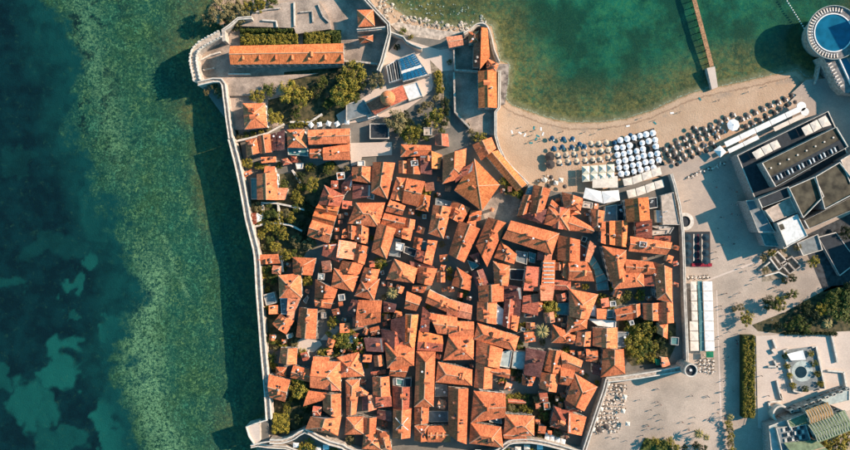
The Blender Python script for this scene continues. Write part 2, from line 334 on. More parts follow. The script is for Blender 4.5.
    dry = MIX(R(M('ABSOLUTE', M('SUBTRACT', e, 7.0), 0), 1.0, 0.2), dry, (0.30, 0.19, 0.12))
    dry = MIX(M('MULTIPLY', R(M('ABSOLUTE', M('SUBTRACT', shore, 9.0), 0), 5, 0), R(N(.09, 4, .6), .52, .60)), dry, (0.34, 0.25, 0.18))
    c = MIX(R(e, 0.3, 2.5), c, dry)
    foam = M('MULTIPLY', R(M('ABSOLUTE', M('SUBTRACT', e, -.6), 0), .55, .1), M('MULTIPLY', R(n3, .45, .6), R(west, 1, 0)))
    c = MIX(M('MULTIPLY', foam, .55), c, (0.75, 0.72, 0.66))
    l.new(c, b.inputs['Base Color'])
    bp = n.new('ShaderNodeBump'); bp.inputs['Strength'].default_value = 0.6; bp.inputs['Distance'].default_value = 0.5; l.new(n3, bp.inputs['Height']); l.new(bp.outputs[0], b.inputs['Normal'])
    return m
DEEP_N = ((0.006, 0.080, 0.046), (0.013, 0.150, 0.088), (0.040, 0.165, 0.068))
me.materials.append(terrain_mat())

# water surface
def water_mat():
    m = bpy.data.materials.new('clear_sea_water'); m.use_nodes = True; t = m.node_tree; n = t.nodes; l = t.links; n.clear()
    out = n.new('ShaderNodeOutputMaterial'); tr = n.new('ShaderNodeBsdfTransparent'); tr.inputs[0].default_value = (0.82, 0.975, 0.96, 1)
    gl = n.new('ShaderNodeBsdfGlossy'); gl.inputs['Roughness'].default_value = 0.12; df = n.new('ShaderNodeBsdfDiffuse'); df.inputs[0].default_value = (0.008, 0.075, 0.078, 1)
    geo = n.new('ShaderNodeNewGeometry'); nz = n.new('ShaderNodeTexNoise'); nz.inputs['Scale'].default_value = 0.9; nz.inputs['Detail'].default_value = 5; nz.inputs['Distortion'].default_value = 0.4
    mp = n.new('ShaderNodeMapping'); mp.inputs['Rotation'].default_value = (0, 0, 0.5); mp.inputs['Scale'].default_value = (1, 0.55, 1); l.new(geo.outputs['Position'], mp.inputs[0]); l.new(mp.outputs[0], nz.inputs['Vector'])
    bp = n.new('ShaderNodeBump'); bp.inputs['Strength'].default_value = 0.22; bp.inputs['Distance'].default_value = 0.4; l.new(nz.outputs[0], bp.inputs['Height']); l.new(bp.outputs[0], gl.inputs['Normal']); l.new(bp.outputs[0], df.inputs['Normal'])
    lw = n.new('ShaderNodeLayerWeight'); lw.inputs[0].default_value = .5; l.new(bp.outputs[0], lw.inputs['Normal']); pw = n.new('ShaderNodeMath'); pw.operation = 'POWER'; pw.inputs[1].default_value = 5; l.new(lw.outputs['Facing'], pw.inputs[0]); fr = n.new('ShaderNodeMath'); fr.operation = 'MULTIPLY_ADD'; fr.inputs[1].default_value = .98; fr.inputs[2].default_value = .02; l.new(pw.outputs[0], fr.inputs[0])
    m1 = n.new('ShaderNodeMixShader'); m1.inputs[0].default_value = 0.07; l.new(tr.outputs[0], m1.inputs[1]); l.new(df.outputs[0], m1.inputs[2])
    m2 = n.new('ShaderNodeMixShader'); l.new(fr.outputs[0], m2.inputs[0]); l.new(m1.outputs[0], m2.inputs[1]); l.new(gl.outputs[0], m2.inputs[2]); l.new(m2.outputs[0], out.inputs[0])
    return m
mb = MB(); mb.add([(-1900, -1800, 0), (2000, -1800, 0), (2000, 1700, 0), (-1900, 1700, 0)], [(0, 1, 2, 3)], water_mat())
mb.build('water')['kind'] = 'structure'

# ---------------------------------------------------------------- paved ground
def paving_mat(name, col, dark, slab=1.2, jf=0.12, var=.5, stain=0.04):
    m = bpy.data.materials.new(name); t, n, l, b = nodes(m); b.inputs['Roughness'].default_value = 0.85; b.inputs['Specular IOR Level'].default_value = 0.2
    geo = n.new('ShaderNodeNewGeometry'); br = n.new('ShaderNodeTexBrick'); br.inputs['Scale'].default_value = 1/slab; br.inputs['Mortar Size'].default_value = 0.035; br.inputs['Color1'].default_value = (.92, .92, .92, 1); br.inputs['Color2'].default_value = (1.06, 1.05, 1.03, 1); br.inputs['Mortar'].default_value = (1-jf*3, 1-jf*3, 1-jf*3, 1); br.inputs['Bias'].default_value = 0
    mp = n.new('ShaderNodeMapping'); mp.inputs['Rotation'].default_value = (0, 0, 0.3); l.new(geo.outputs['Position'], mp.inputs[0]); l.new(mp.outputs[0], br.inputs['Vector'])
    nz = n.new('ShaderNodeTexNoise'); nz.inputs['Scale'].default_value = stain; nz.inputs['Detail'].default_value = 8; nz.inputs['Roughness'].default_value = 0.68; l.new(geo.outputs['Position'], nz.inputs['Vector'])
    rp = n.new('ShaderNodeValToRGB'); rp.color_ramp.elements[0].position = .36; rp.color_ramp.elements[1].position = .62; rp.color_ramp.elements[0].color = (*dark, 1); rp.color_ramp.elements[1].color = (*col, 1); l.new(nz.outputs[0], rp.inputs[0])
    nf = n.new('ShaderNodeTexNoise'); nf.inputs['Scale'].default_value = 1.6; nf.inputs['Detail'].default_value = 5; nf.inputs['Roughness'].default_value = .75; l.new(geo.outputs['Position'], nf.inputs['Vector'])
    mr = n.new('ShaderNodeMapRange'); mr.inputs[1].default_value = .3; mr.inputs[2].default_value = .7; mr.inputs[3].default_value = 1-.25*var; mr.inputs[4].default_value = 1+.2*var; l.new(nf.outputs[0], mr.inputs[0])
    x = n.new('ShaderNodeMix'); x.data_type = 'RGBA'; x.blend_type = 'MULTIPLY'; x.inputs[0].default_value = 1; l.new(rp.outputs[0], x.inputs[6]); l.new(br.outputs[0], x.inputs[7])
    vm = n.new('ShaderNodeVectorMath'); vm.operation = 'SCALE'; l.new(x.outputs[2], vm.inputs[0]); l.new(mr.outputs[0], vm.inputs[3]); l.new(vm.outputs[0], b.inputs['Base Color'])
    bp = n.new('ShaderNodeBump'); bp.inputs['Strength'].default_value = .3; bp.inputs['Distance'].default_value = .1; l.new(nf.outputs[0], bp.inputs['Height']); l.new(bp.outputs[0], b.inputs['Normal'])
    MATS[name] = m; return m
P_TOWN = paving_mat('town_cobbles', (0.30, 0.255, 0.21), (0.13, 0.12, 0.10), 0.7); P_PLAZA = paving_mat('plaza_slabs', (0.57, 0.44, 0.34), (0.37, 0.29, 0.225), 1.2, 0.08, .9)
P_PROM = paving_mat('promenade_slabs', (0.50, 0.38, 0.29), (0.34, 0.27, 0.22), 2.4, .04, .5); P_PALE = paving_mat('pale_slabs', (0.68, 0.54, 0.44), (0.58, 0.45, 0.36), 1.6, .05, .3)
P_CORAL = paving_mat('rough_terrace', (0.56, 0.42, 0.32), (0.24, 0.185, 0.145), .8, .06, 1.2, stain=0.12)
M_SOIL_SHADE = mat('shaded_garden_soil', (0.10, 0.075, 0.035), var=.35, scale=.5, col2=(0.02, 0.028, 0.012)); M_LAWN = mat('lawn', (0.085, 0.10, 0.022), var=.3, scale=.6, bump=.6)  # soil colour darkened for the shade under the garden trees
M_GRAVEL = mat('dusty_gravel', (0.30, 0.235, 0.165), var=.25, scale=.8, bump=.5)
TZ = 3.0; PZ = 1.9
def slab(name, poly, z, m, z0=None, mside=None):
    c = W(poly[0][0], poly[0][1], z); mb = MB(); mb.prism([(W(x, y, z)-c).to_2d() for x, y in poly], (z0 if z0 is not None else z-0.3)-z, 0, m, mside or m)
    o = mb.build(name, loc=c); o['kind'] = 'structure'; return o
TOWN = [(238, 130), (232, 128), (206, 92), (200, 84), (197, 64), (199, 50), (208, 42), (219, 38), (240, 24), (246, 6), (262, -8), (300, -20), (355, -20), (370, 0), (388, 24), (395, 30), (410, 36), (440, 40), (470, 30), (484, 25), (490, 34), (498, 62), (498.5, 108), (495.5, 112), (495.5, 136), (499, 148), (505, 160), (514, 170), (528, 184), (556, 192), (590, 192), (668, 176), (676, 200), (681, 250), (682, 300), (685, 362), (646, 373), (604, 378), (582, 452), (576, 472), (262, 472), (262, 440), (270, 415), (266, 370), (263, 320), (260, 270), (253, 220), (245, 170)]
slab('town_paving', TOWN, TZ, P_TOWN, -0.5, M_STONE)
slab('plaza_paving', [(604, 379), (647, 374), (684, 366), (683, 300), (680, 230), (674, 182), (722, 160), (760, 130), (808, 84), (840, 76), (1000, 60), (1000, 600), (262, 600), (262, 473), (577, 473), (583, 452)], PZ, P_PLAZA, -0.5)
slab('promenade_paving', [(668, 178), (640, 171), (672, 163), (714, 150), (722, 158), (760, 130), (805, 98), (792, 93), (806, 80), (841, 77), (1000, 61), (1000, 250), (800, 250), (700, 250), (681, 236), (675, 200)], PZ+0.02, P_PROM, 1.2)
slab('plaza_border', [(716, 290), (717.2, 290), (722, 425), (720.5, 425)], PZ+0.026, P_PALE, PZ-.1)
slab('plaza_border', [(681, 291), (681, 289.5), (772, 255), (773, 256.5)], PZ+0.026, P_PALE, PZ-.1)
slab('pale_garden_paving', [(756, 336), (870, 330), (870, 405), (770, 430), (758, 428)], PZ+0.25, P_PALE)
slab('citadel_terrace', [(378, 68), (388, 52), (400, 38), (440, 50), (452, 48), (456, 62), (454, 70), (437, 72), (432, 90), (400, 115), (340, 125), (336, 115), (372, 92)], TZ+.3, P_PALE)
slab('ruin_terrace', [(250, 17), (256, 8), (292, 1), (318, 0), (326, 12), (330, 20), (331, 29), (296, 34), (294, 28), (238, 26)], TZ+2.5, P_CORAL, 0)
slab('upper_terrace', [(221, 79), (318, 73), (290, 80), (285, 95), (222, 96)], TZ+1.5, P_CORAL, 0)
slab('ruin_yard', [(297, 341), (303, 338), (320, 341), (322, 345), (314, 352), (296, 352)], TZ+.4, P_PALE)
slab('ruin_yard', [(320, 340), (333, 325), (345, 328), (343, 338), (333, 340)], TZ+.3, P_PALE)
slab('museum_yard', [(350, 143), (392, 142), (392, 155), (362, 157), (360, 164), (351, 166)], TZ+.5, P_PALE)
slab('headland_paving', [(200, 84), (197.5, 64), (200, 51), (209, 43), (219, 39), (240, 25), (246, 7), (262, -7), (354, -18), (369, 1), (387, 25), (388, 62), (378, 74), (340, 66), (286, 72), (284, 128), (236, 130), (233, 127), (226, 98)], TZ+.012, P_CORAL, TZ-.1)
slab('headland_paving', [(392, 34), (404, 40), (420, 50), (452, 46), (488, 30), (496, 62), (497, 108), (494, 112), (494.5, 136), (470, 130), (454, 112), (436, 70)], TZ+.012, P_CORAL, TZ-.1)
slab('church_square', [(480, 206), (500, 192), (520, 198), (516, 216), (505, 226), (486, 222)], TZ+.02, P_CORAL, TZ-.1)
slab('garden_ground', [(247, 200), (262, 197), (298, 196), (318, 210), (318, 235), (300, 262), (262, 262), (258, 250), (251, 222)], TZ+.02, M_SOIL_SHADE, TZ-.1)
slab('garden_ground', [(284, 72), (360, 66), (360, 116), (300, 128), (268, 120), (268, 100), (284, 96)], TZ+.02, M_SOIL_SHADE, TZ-.1)
slab('garden_ground', [(618, 312), (676, 322), (676, 345), (668, 362), (632, 366), (620, 352)], TZ+.03, M_SOIL_SHADE, TZ-.1)
slab('garden_ground', [(240, 28), (298, 28), (298, 45), (240, 45)], TZ+.5, M_LAWN, 0)
slab('garden_ground', [(303, 30), (341, 30), (341, 44), (303, 44)], TZ+.5, M_LAWN, 0)
slab('garden_ground', [(506, 394), (560, 393), (560, 440), (536, 436), (534, 416), (506, 414)], TZ+.02, M_SOIL_SHADE, TZ-.1)
slab('garden_ground', [(430, 60), (444, 74), (452, 92), (450, 128), (425, 132), (424, 118), (436, 110)], TZ+.35, M_GRAVEL)
slab('garden_ground', [(272, 354), (276, 374), (305, 378), (320, 385), (312, 425), (275, 436), (270, 410)], TZ+.02, M_SOIL_SHADE, TZ-.1)
slab('garden_ground', [(335, 336), (365, 336), (365, 350), (350, 362), (335, 356)], TZ+.02, M_SOIL_SHADE, TZ-.1)
slab('garden_ground', [(266, 275), (283, 283), (300, 332), (300, 345), (268, 350), (264, 310)], TZ+.02, M_SOIL_SHADE, TZ-.1)
slab('garden_ground', [(262, 176), (300, 172), (333, 160), (343, 172), (322, 196), (316, 210), (298, 197), (275, 196)], TZ+.02, M_SOIL_SHADE, TZ-.1)
slab('service_road', [(800, 238), (850, 214), (960, 200), (960, 284), (838, 287), (824, 292), (814, 268), (808, 256)], PZ+.06, mat('shaded_asphalt', (0.055, 0.058, 0.06), var=.25, scale=.5))  # the dark road surface also carries the shade lying on it
slab('park_ground', [(790, 335), (758, 331), (752, 325), (785, 312), (832, 286), (900, 280), (900, 330)], PZ+.06, M_SOIL_SHADE)
slab('dig_site_ground', [(762, 252), (782, 248), (800, 262), (790, 278), (762, 282)], PZ+.05, M_GRAVEL)
slab('plaza_flowerbed', [(640, 450), (645, 438), (672, 443), (672, 455)], PZ+.3, M_LAWN)
slab('rocky_ledge', [(498, 64), (509, 64), (508, 82), (505, 104), (497, 106)], 1.3, mat('wet_concrete', (0.30, 0.24, 0.20), var=.3, scale=.5), -1)
# ---------------------------------------------------------------- houses
HOUSE_POLYS = []
def roof_topo(kind, c, z, pitch):
    """c: NW, NE, SE, SW as 2d vectors. returns verts, top faces, ridge pairs, ridge height"""
    NW, NE, SE, SW = c
    if kind == 'py':
        m = (NW+NE+SE+SW)/4; h = pitch*min((NW-NE).length, (NE-SE).length, (SE-SW).length)/2
        v = [(*p, z) for p in (NW, NE, SE, SW)]+[(*m, z+h)]
        return v, [(0, 1, 4), (1, 2, 4), (2, 3, 4), (3, 0, 4)], [(0, 4), (1, 4), (2, 4), (3, 4)]
    if kind[0] == 's':
        d = {'N': ((NE-SE).length, (0, 0, 1, 1)), 'S': ((NE-SE).length, (1, 1, 0, 0)), 'E': ((NW-NE).length, (1, 0, 0, 1)), 'W': ((NW-NE).length, (0, 1, 1, 0))}[kind[1]]
        h = min(d[0]*pitch, 2.6)
        v = [(*p, z+h*k) for p, k in zip((NW, NE, SE, SW), d[1])]
        return v, [(0, 1, 2, 3)], []
    a, b, cc, dd = (NW, NE, SE, SW) if kind[0] == 'v' else (SW, NW, NE, SE)
    m1 = (a+b)/2; m2 = (cc+dd)/2; L = (m1-m2).length; span = ((a-b).length+(cc-dd).length)/2; h = pitch*span/2
    ins = min(span/2, L*0.46); u = (m2-m1)/L
    r1 = m1+u*ins if kind[1] in 'ha' else m1; r2 = m2-u*ins if kind[1] in 'hb' else m2
    v = [(*a, z), (*b, z), (*cc, z), (*dd, z), (*r1, z+h), (*r2, z+h)]
    f = [(0, 4, 5, 3), (1, 2, 5, 4)]; r = [(4, 5)]
    if kind[1] in 'ha': f.append((0, 1, 4)); r += [(0, 4), (1, 4)]
    if kind[1] in 'hb': f.append((2, 3, 5)); r += [(2, 5), (3, 5)]
    return v, f, r
def inset(c, d):
    m = sum(c, Vector((0, 0)))/4; out = []
    for p in c: q = m-p; L = q.length; out.append(p+q*min(0.4, d*1.41/L))
    return out
def solid(v, f, z0, m_top, m_side, thick=None, name='x'):
    """close a roof surface: downwards by thick, or to z0; UVs in metres on each face"""
    n = len(v); bot = [(p[0], p[1], p[2]-thick) if thick else (p[0], p[1], z0) for p in v]
    edges = {}
    for fc in f:
        for i in range(len(fc)):
            e = (fc[i], fc[(i+1) % len(fc)]); k = tuple(sorted(e)); edges[k] = edges.get(k, 0)+1
    faces = [tuple(fc) for fc in f]; mi = [0]*len(f)
    for k, cnt in edges.items():
        if cnt == 1: faces.append((k[0], k[1], k[1]+n, k[0]+n)); mi.append(1)
    for fc in f: faces.append(tuple(i+n for i in fc)); mi.append(1)
    me = bpy.data.meshes.new(name); me.from_pydata(list(v)+bot, [], faces); me.materials.append(m_top); me.materials.append(m_side); me.polygons.foreach_set('material_index', mi)
    bm = bmesh.new(); bm.from_mesh(me); bmesh.ops.recalc_face_normals(bm, faces=bm.faces); uvl = bm.loops.layers.uv.new('UVMap'); bm.faces.ensure_lookup_table(); bm.normal_update()
    for fc in bm.faces:
        nn = fc.normal; u = nn.cross(Vector((0, 0, 1))); u = u.normalized() if u.length > 1e-3 else Vector((1, 0, 0)); vv = nn.cross(u)
        for lp in fc.loops: lp[uvl].uv = (lp.vert.co.dot(u), lp.vert.co.dot(vv))
    bm.to_mesh(me); bm.free(); return me
def surf_z(v, f, x, y):
    for fc in f:
        for t in ((fc[0], fc[i], fc[i+1]) for i in range(1, len(fc)-1)):
            a, b, c = (v[i] for i in t); d = (b[1]-c[1])*(a[0]-c[0])+(c[0]-b[0])*(a[1]-c[1])
            if abs(d) < 1e-9: continue
            s = ((b[1]-c[1])*(x-c[0])+(c[0]-b[0])*(y-c[1]))/d; q = ((c[1]-a[1])*(x-c[0])+(a[0]-c[0])*(y-c[1]))/d
            if s >= -1e-3 and q >= -1e-3 and s+q <= 1.001: return s*a[2]+q*b[2]+(1-s-q)*c[2]
    return None
def mk_chimney(w, d, h, capm):
    m = MB(); m.box((0, 0, -1.2), (w, d, 1.2+h), M_CHIM); m.box((0, 0, h+0.002), (w+.25, d+.25, .12), capm); m.box((0, 0, h+.123), (w*.6, d*.6, .25), M_CAP); return m.mesh('chimney')
CHIM = [mk_chimney(.9, .6, 1.0, M_CAP), mk_chimney(.7, .7, 1.3, M_STONE_L), mk_chimney(1.3, .6, 1.1, M_CAP), mk_chimney(.6, .6, .8, M_CAP)]
def mk_dish():
    m = MB(); m.cyl((0, 0, 0), .04, .6, M_DARK, 6); m.cyl((0, 0, .6), .12, .12, M_WHITE, 10, r2=.5); return m.mesh('satellite_dish')
def mk_win():
    m = MB(); m.box((0, 0, 0), (.9, .10, 1.4), M_GLASS); m.box((-.72, 0.02, 0), (.46, .10, 1.4), M_SHUT); m.box((.72, 0.02, 0), (.46, .10, 1.4), M_SHUT); m.box((0, .04, -.16), (1.3, .24, .12), M_STONE_L); return m.mesh('window')
def mk_dormer():
    m = MB(); w_, L, h = 1.5, 2.2, 1.0
    m.add([(-w_/2, 0, -.8), (w_/2, 0, -.8), (w_/2, 0, h*.6), (0, 0, h), (-w_/2, 0, h*.6), (-w_/2, L, -.8), (w_/2, L, -.8), (w_/2, L, h*.6), (0, L, h), (-w_/2, L, h*.6)], [(0, 1, 2, 3, 4), (0, 5, 6, 1), (1, 6, 7, 2), (0, 4, 9, 5)], WALLM[0])
    m.add([(-w_/2-.15, -.15, h*.5), (0, -.15, h+.05), (0, L, h+.05), (-w_/2-.15, L, h*.5), (w_/2+.15, -.15, h*.5), (w_/2+.15, L, h*.5)], [(0, 1, 2, 3), (1, 4, 5, 2)], ROOF['o']); m.box((0, -.04, 0), (.8, .1, .55), M_GLASS); return m.mesh('dormer')
def mk_skylight():
    m = MB(); m.box((0, 0, 0), (1.0, 1.3, .16), M_DARK); m.box((0, 0, .161), (.8, 1.1, .03), M_GLASS); return m.mesh('skylight')
DISH = mk_dish(); WIN = mk_win(); DORM = mk_dormer(); SKYL = mk_skylight()
def mk_terrace():
    m = MB(); a, b_, t_ = 1.6, 1.2, .18
    m.box((0, 0, 0), (2*a, 2*b_, 1.0), FLAT['g'])
    for x, y, w_, h_ in ((0, b_, 2*a+t_, t_), (0, -b_, 2*a+t_, t_), (a, 0, t_, 2*b_-t_-.01), (-a, 0, t_, 2*b_-t_-.01)): m.box((x, y, 0), (w_, h_, 1.7), M_WHITE)
    m.box((.4, .2, 1.001), (.7, .7, .7), M_CREAM); return m.mesh('roof_terrace')
TERR = mk_terrace()
def mk_ac():
    m = MB(); m.box((0, 0, 0), (.9, .45, .7), M_WHITE); m.cyl((0, 0, .7), .18, .03, M_DARK, 8); return m.mesh('air_conditioner')
def mk_tank():
    m = MB(); m.cyl((0, 0, .2), .55, 1.1, M_WHITE, 12); m.box((0, 0, 0), (.9, .9, .2), M_DARK); return m.mesh('water_tank')
AC = mk_ac(); TANK = mk_tank()
ROOFNAME = {'vg': 'gable-roofed', 'hg': 'gable-roofed', 'vh': 'hip-roofed', 'hh': 'hip-roofed', 'va': 'half-hipped', 'vb': 'half-hipped', 'ha': 'half-hipped', 'hb': 'half-hipped', 'py': 'pyramid-roofed', 'fl': 'flat-roofed'}
COLN = {'o': 'orange', 'p': 'pale orange', 'r': 'red', 'd': 'brown', 'O': 'bright orange', 'w': 'white', 'g': 'grey', 'b': 'beige', 't': 'teal', 'k': 'dark', 'G': 'green', 'c': 'pale grey', 'v': 'green', 'y': 'tan'}
def house(kind, pts, h=None, c=None, parent=None, ground=TZ, pitch=None, name='house', label=None, group='old town houses', nochim=False, wm=None, cat='house', chim=None, nowin=False, par=0.4, ridge=True, chance=None):
    r = RNG
    h = h if h is not None else r.uniform(5.8, 8.6); c = c or r.choice('oooOppor'); pitch = pitch or r.uniform(.42, .54) if kind[0] != 's' else (pitch or .36)
    if c not in FLAT and h > 5 and pts[0][1] > 150 and max(p[0] for p in pts)-min(p[0] for p in pts) < 45:
        mx_ = sum(p[0] for p in pts)/4; my_ = sum(p[1] for p in pts)/4; pts = [(mx_+(p[0]-mx_)*1.08, my_+(p[1]-my_)*1.08) for p in pts]
    z = ground+h; cor = [W(x, y, z).to_2d() for x, y in pts]; cen = sum(cor, Vector((0, 0)))/4; px = sum(p[0] for p in pts)/4; py = sum(p[1] for p in pts)/4
    new = parent is None
    if new: parent = empty(name, (cen.x, cen.y, ground)); parent['cen'] = (cen.x, cen.y)
    base = parent.location; loc = [p-Vector((base.x, base.y)) for p in cor]
    wm = wm or WALLM[r.choice((0, 0, 1, 1, 2, 3))]
    HOUSE_POLYS.append([tuple(p) for p in pts])
    zr = z-base.z; nface = 0
    if kind == 'fl':
        ins = inset(loc, .35)
        mb = MB(); v = loc; vs = [(*p, ground-base.z-.3) for p in v]+[(*p, zr) for p in v]+[(*p, zr) for p in ins]+[(*p, zr-par) for p in ins]
        mb.add(vs, [(k, (k+1) % 4, 4+(k+1) % 4, 4+k) for k in range(4)], wm); mb.add(vs, [(4+k, 4+(k+1) % 4, 8+(k+1) % 4, 8+k) for k in range(4)]+[(8+k, 8+(k+1) % 4, 12+(k+1) % 4, 12+k) for k in range(4)], wm if h < 5.3 and ground == TZ else M_STONE_L)
        mb.build('wall', parent, fix=True)
        m2 = MB(); fm = FLAT[c] if c in FLAT else ROOF[c]; m2.add([(*p, zr-par+.01) for p in ins], [(3, 2, 1, 0)], fm); ro = m2.build('roof', parent)
        v_, f_ = [(*p, zr-par) for p in ins], [(0, 1, 2, 3)]
        ch = 0
    else:
        v_, f_, rd = roof_topo(kind, loc, zr, pitch)
        rc = ROOF[c] if c in ROOF else FLAT[c]
        ro = link('roof', solid(v_, f_, 0, rc, rc, thick=.22, name='roof'), parent)
        ins = inset(loc, .38); vi, fi, _ = roof_topo(kind, ins, zr-.10, pitch)
        link('wall', solid(vi, fi, ground-base.z-.3, wm, wm, name='wall'), parent)
        if rd and ridge:
            mb = MB()
            for a, b in rd:
                A = Vector(v_[a]); B = Vector(v_[b]); mb.bar(A+Vector((0, 0, .03)), B+Vector((0, 0, .03)), .34, .16, M_RIDGE if r.random() < .6 else rc)
            mb.build('ridge_cap', ro)
        ch = chim if chim is not None else (0 if nochim else r.choice((0, 1, 1, 2, 2, 3)))
    mn = Vector((min(p.x for p in loc), min(p.y for p in loc))); mx = Vector((max(p.x for p in loc), max(p.y for p in loc)))
    def spot(inn=.18):
        for _ in range(12):
            s, t = r.uniform(inn, 1-inn), r.uniform(inn, 1-inn); p = (loc[0].lerp(loc[1], s)).lerp(loc[3].lerp(loc[2], s), t); zz = surf_z(v_, f_, p.x, p.y)
            if zz is not None: return Vector((p.x, p.y, zz))
    ang = math.atan2(*(loc[1]-loc[0]).yx)
    for _ in range(ch):
        s = spot()
        if s: o = link('chimney', r.choice(CHIM), ro, s); o.rotation_euler.z = ang+r.choice((0, math.pi/2))
    area = (loc[0]-loc[1]).length*(loc[1]-loc[2]).length
    if kind == 'fl' and area > 12 and not nochim:
        for _ in range(r.choice((0, 1, 2))):
            s = spot(.25)
            if s: link(*r.choice((('air_conditioner', AC), ('water_tank', TANK))), ro, s).rotation_euler.z = ang
    elif not nochim:
        if r.random() < .18:
            s = spot(); 
            if s: link('satellite_dish', DISH, ro, s)
        if kind != 'fl' and kind[0] != 's' and area > 30 and r.random() < .35:
            for _ in range(r.choice((1, 2))):
                s = spot(.25)
                if s: 
                    sk = link('skylight', SKYL, ro, s+Vector((0, 0, .02))); sk.rotation_euler = (0, 0, ang)
    if kind != 'fl' and not nochim and area > 45:
        for _ in range(r.choice((0, 0, 1, 1, 2)) if area > 80 else r.choice((0, 0, 1))):
            s = spot(.26)
            if not s: continue
            zx = surf_z(v_, f_, s.x+.3, s.y); zy = surf_z(v_, f_, s.x, s.y+.3)
            if zx is None or zy is None: continue
            g = Vector((zx-s.z, zy-s.z))
            if g.length < .02: continue
            o = link('dormer', DORM, ro, s-Vector((0, 0, .15))); o.rotation_euler.z = math.atan2(g.y, g.x)-math.pi/2; k_ = r.uniform(.8, 1.35); o.scale = (k_, k_, k_)
        if r.random() < .035:
            s = spot(.3)
            if s: o = link('roof_terrace', TERR, ro, s-Vector((0, 0, .7))); o.rotation_euler.z = ang
    # windows on the walls that look towards the middle of town
    if not nowin:
        cc = sum(loc, Vector((0, 0)))/4
        for k in range(4):
            a, b = ins[k], ins[(k+1) % 4]; d = b-a; L = d.length
            if L < 3: continue
            d /= L; nrm = Vector((d.y, -d.x)); mid = (a+b)/2
            if nrm.dot(mid-cc) < 0: nrm = -nrm
            g = Vector((base.x, base.y))+mid
            if nrm.dot(-g)/max(30, g.length) < .3 or g.length < 40: continue
            nwin = int(L/3.2)
            if nwin < 1: continue
            hw = zr-(ground-base.z)
            for lv in range(1, 3):
                zz = ground-base.z+hw-2.4-(lv-1)*3.0
                if zz < 0.6: continue
                for q in range(nwin):
                    p = a+d*L*(q+.5)/nwin+nrm*.03; o = link('window', WIN, parent, (p.x, p.y, zz)); o.rotation_euler.z = math.atan2(nrm.y, nrm.x)-math.pi/2
    if new:
        o = parent; rn = ROOFNAME.get(kind, 'lean-to'); nch = ch
        size = 'small ' if area < 45 else ('large ' if area > 190 else '')
        desc = label or '%s%s %s house' % (size, COLN[c], rn)
        tag(o, None, cat, group); 
        if label and ' of ' in label or label and ' by ' in label: o['label'] = label
        else: THINGS.append((o, desc, 'house' if cat == 'house' else cat, px, py))
    return parent
def parse(data, ground=TZ):
    ox = oy = 0; sc = 7.5; cur = None
    for ln in data.strip().split('\n'):
        ln = ln.split('#')[0].strip()
        if not ln: continue
        t = ln.split()
        if t[0] == 'T': ox, oy = float(t[1]), float(t[2]); sc = float(t[3]) if len(t) > 3 else 7.5; continue
        wing = t[0][0] == '+'; kind = t[0].lstrip('+'); nums = [float(q) for q in t[1:9]]
        kw = {}
        for q in t[9:]:
            a, b = q.split('='); kw[a] = b if a in ('c',) else float(b)
        pts = [(ox+nums[i]/sc, oy+nums[i+1]/sc) for i in (0, 2, 4, 6)]
        if kw.pop('nc', 0): kw['nochim'] = True
        if 'chim' in kw: kw['chim'] = int(kw['chim'])
        g = kw.pop('g', ground)
        o = house(kind, pts, parent=cur if wing else None, ground=g, **kw)
        if not wing: cur = o
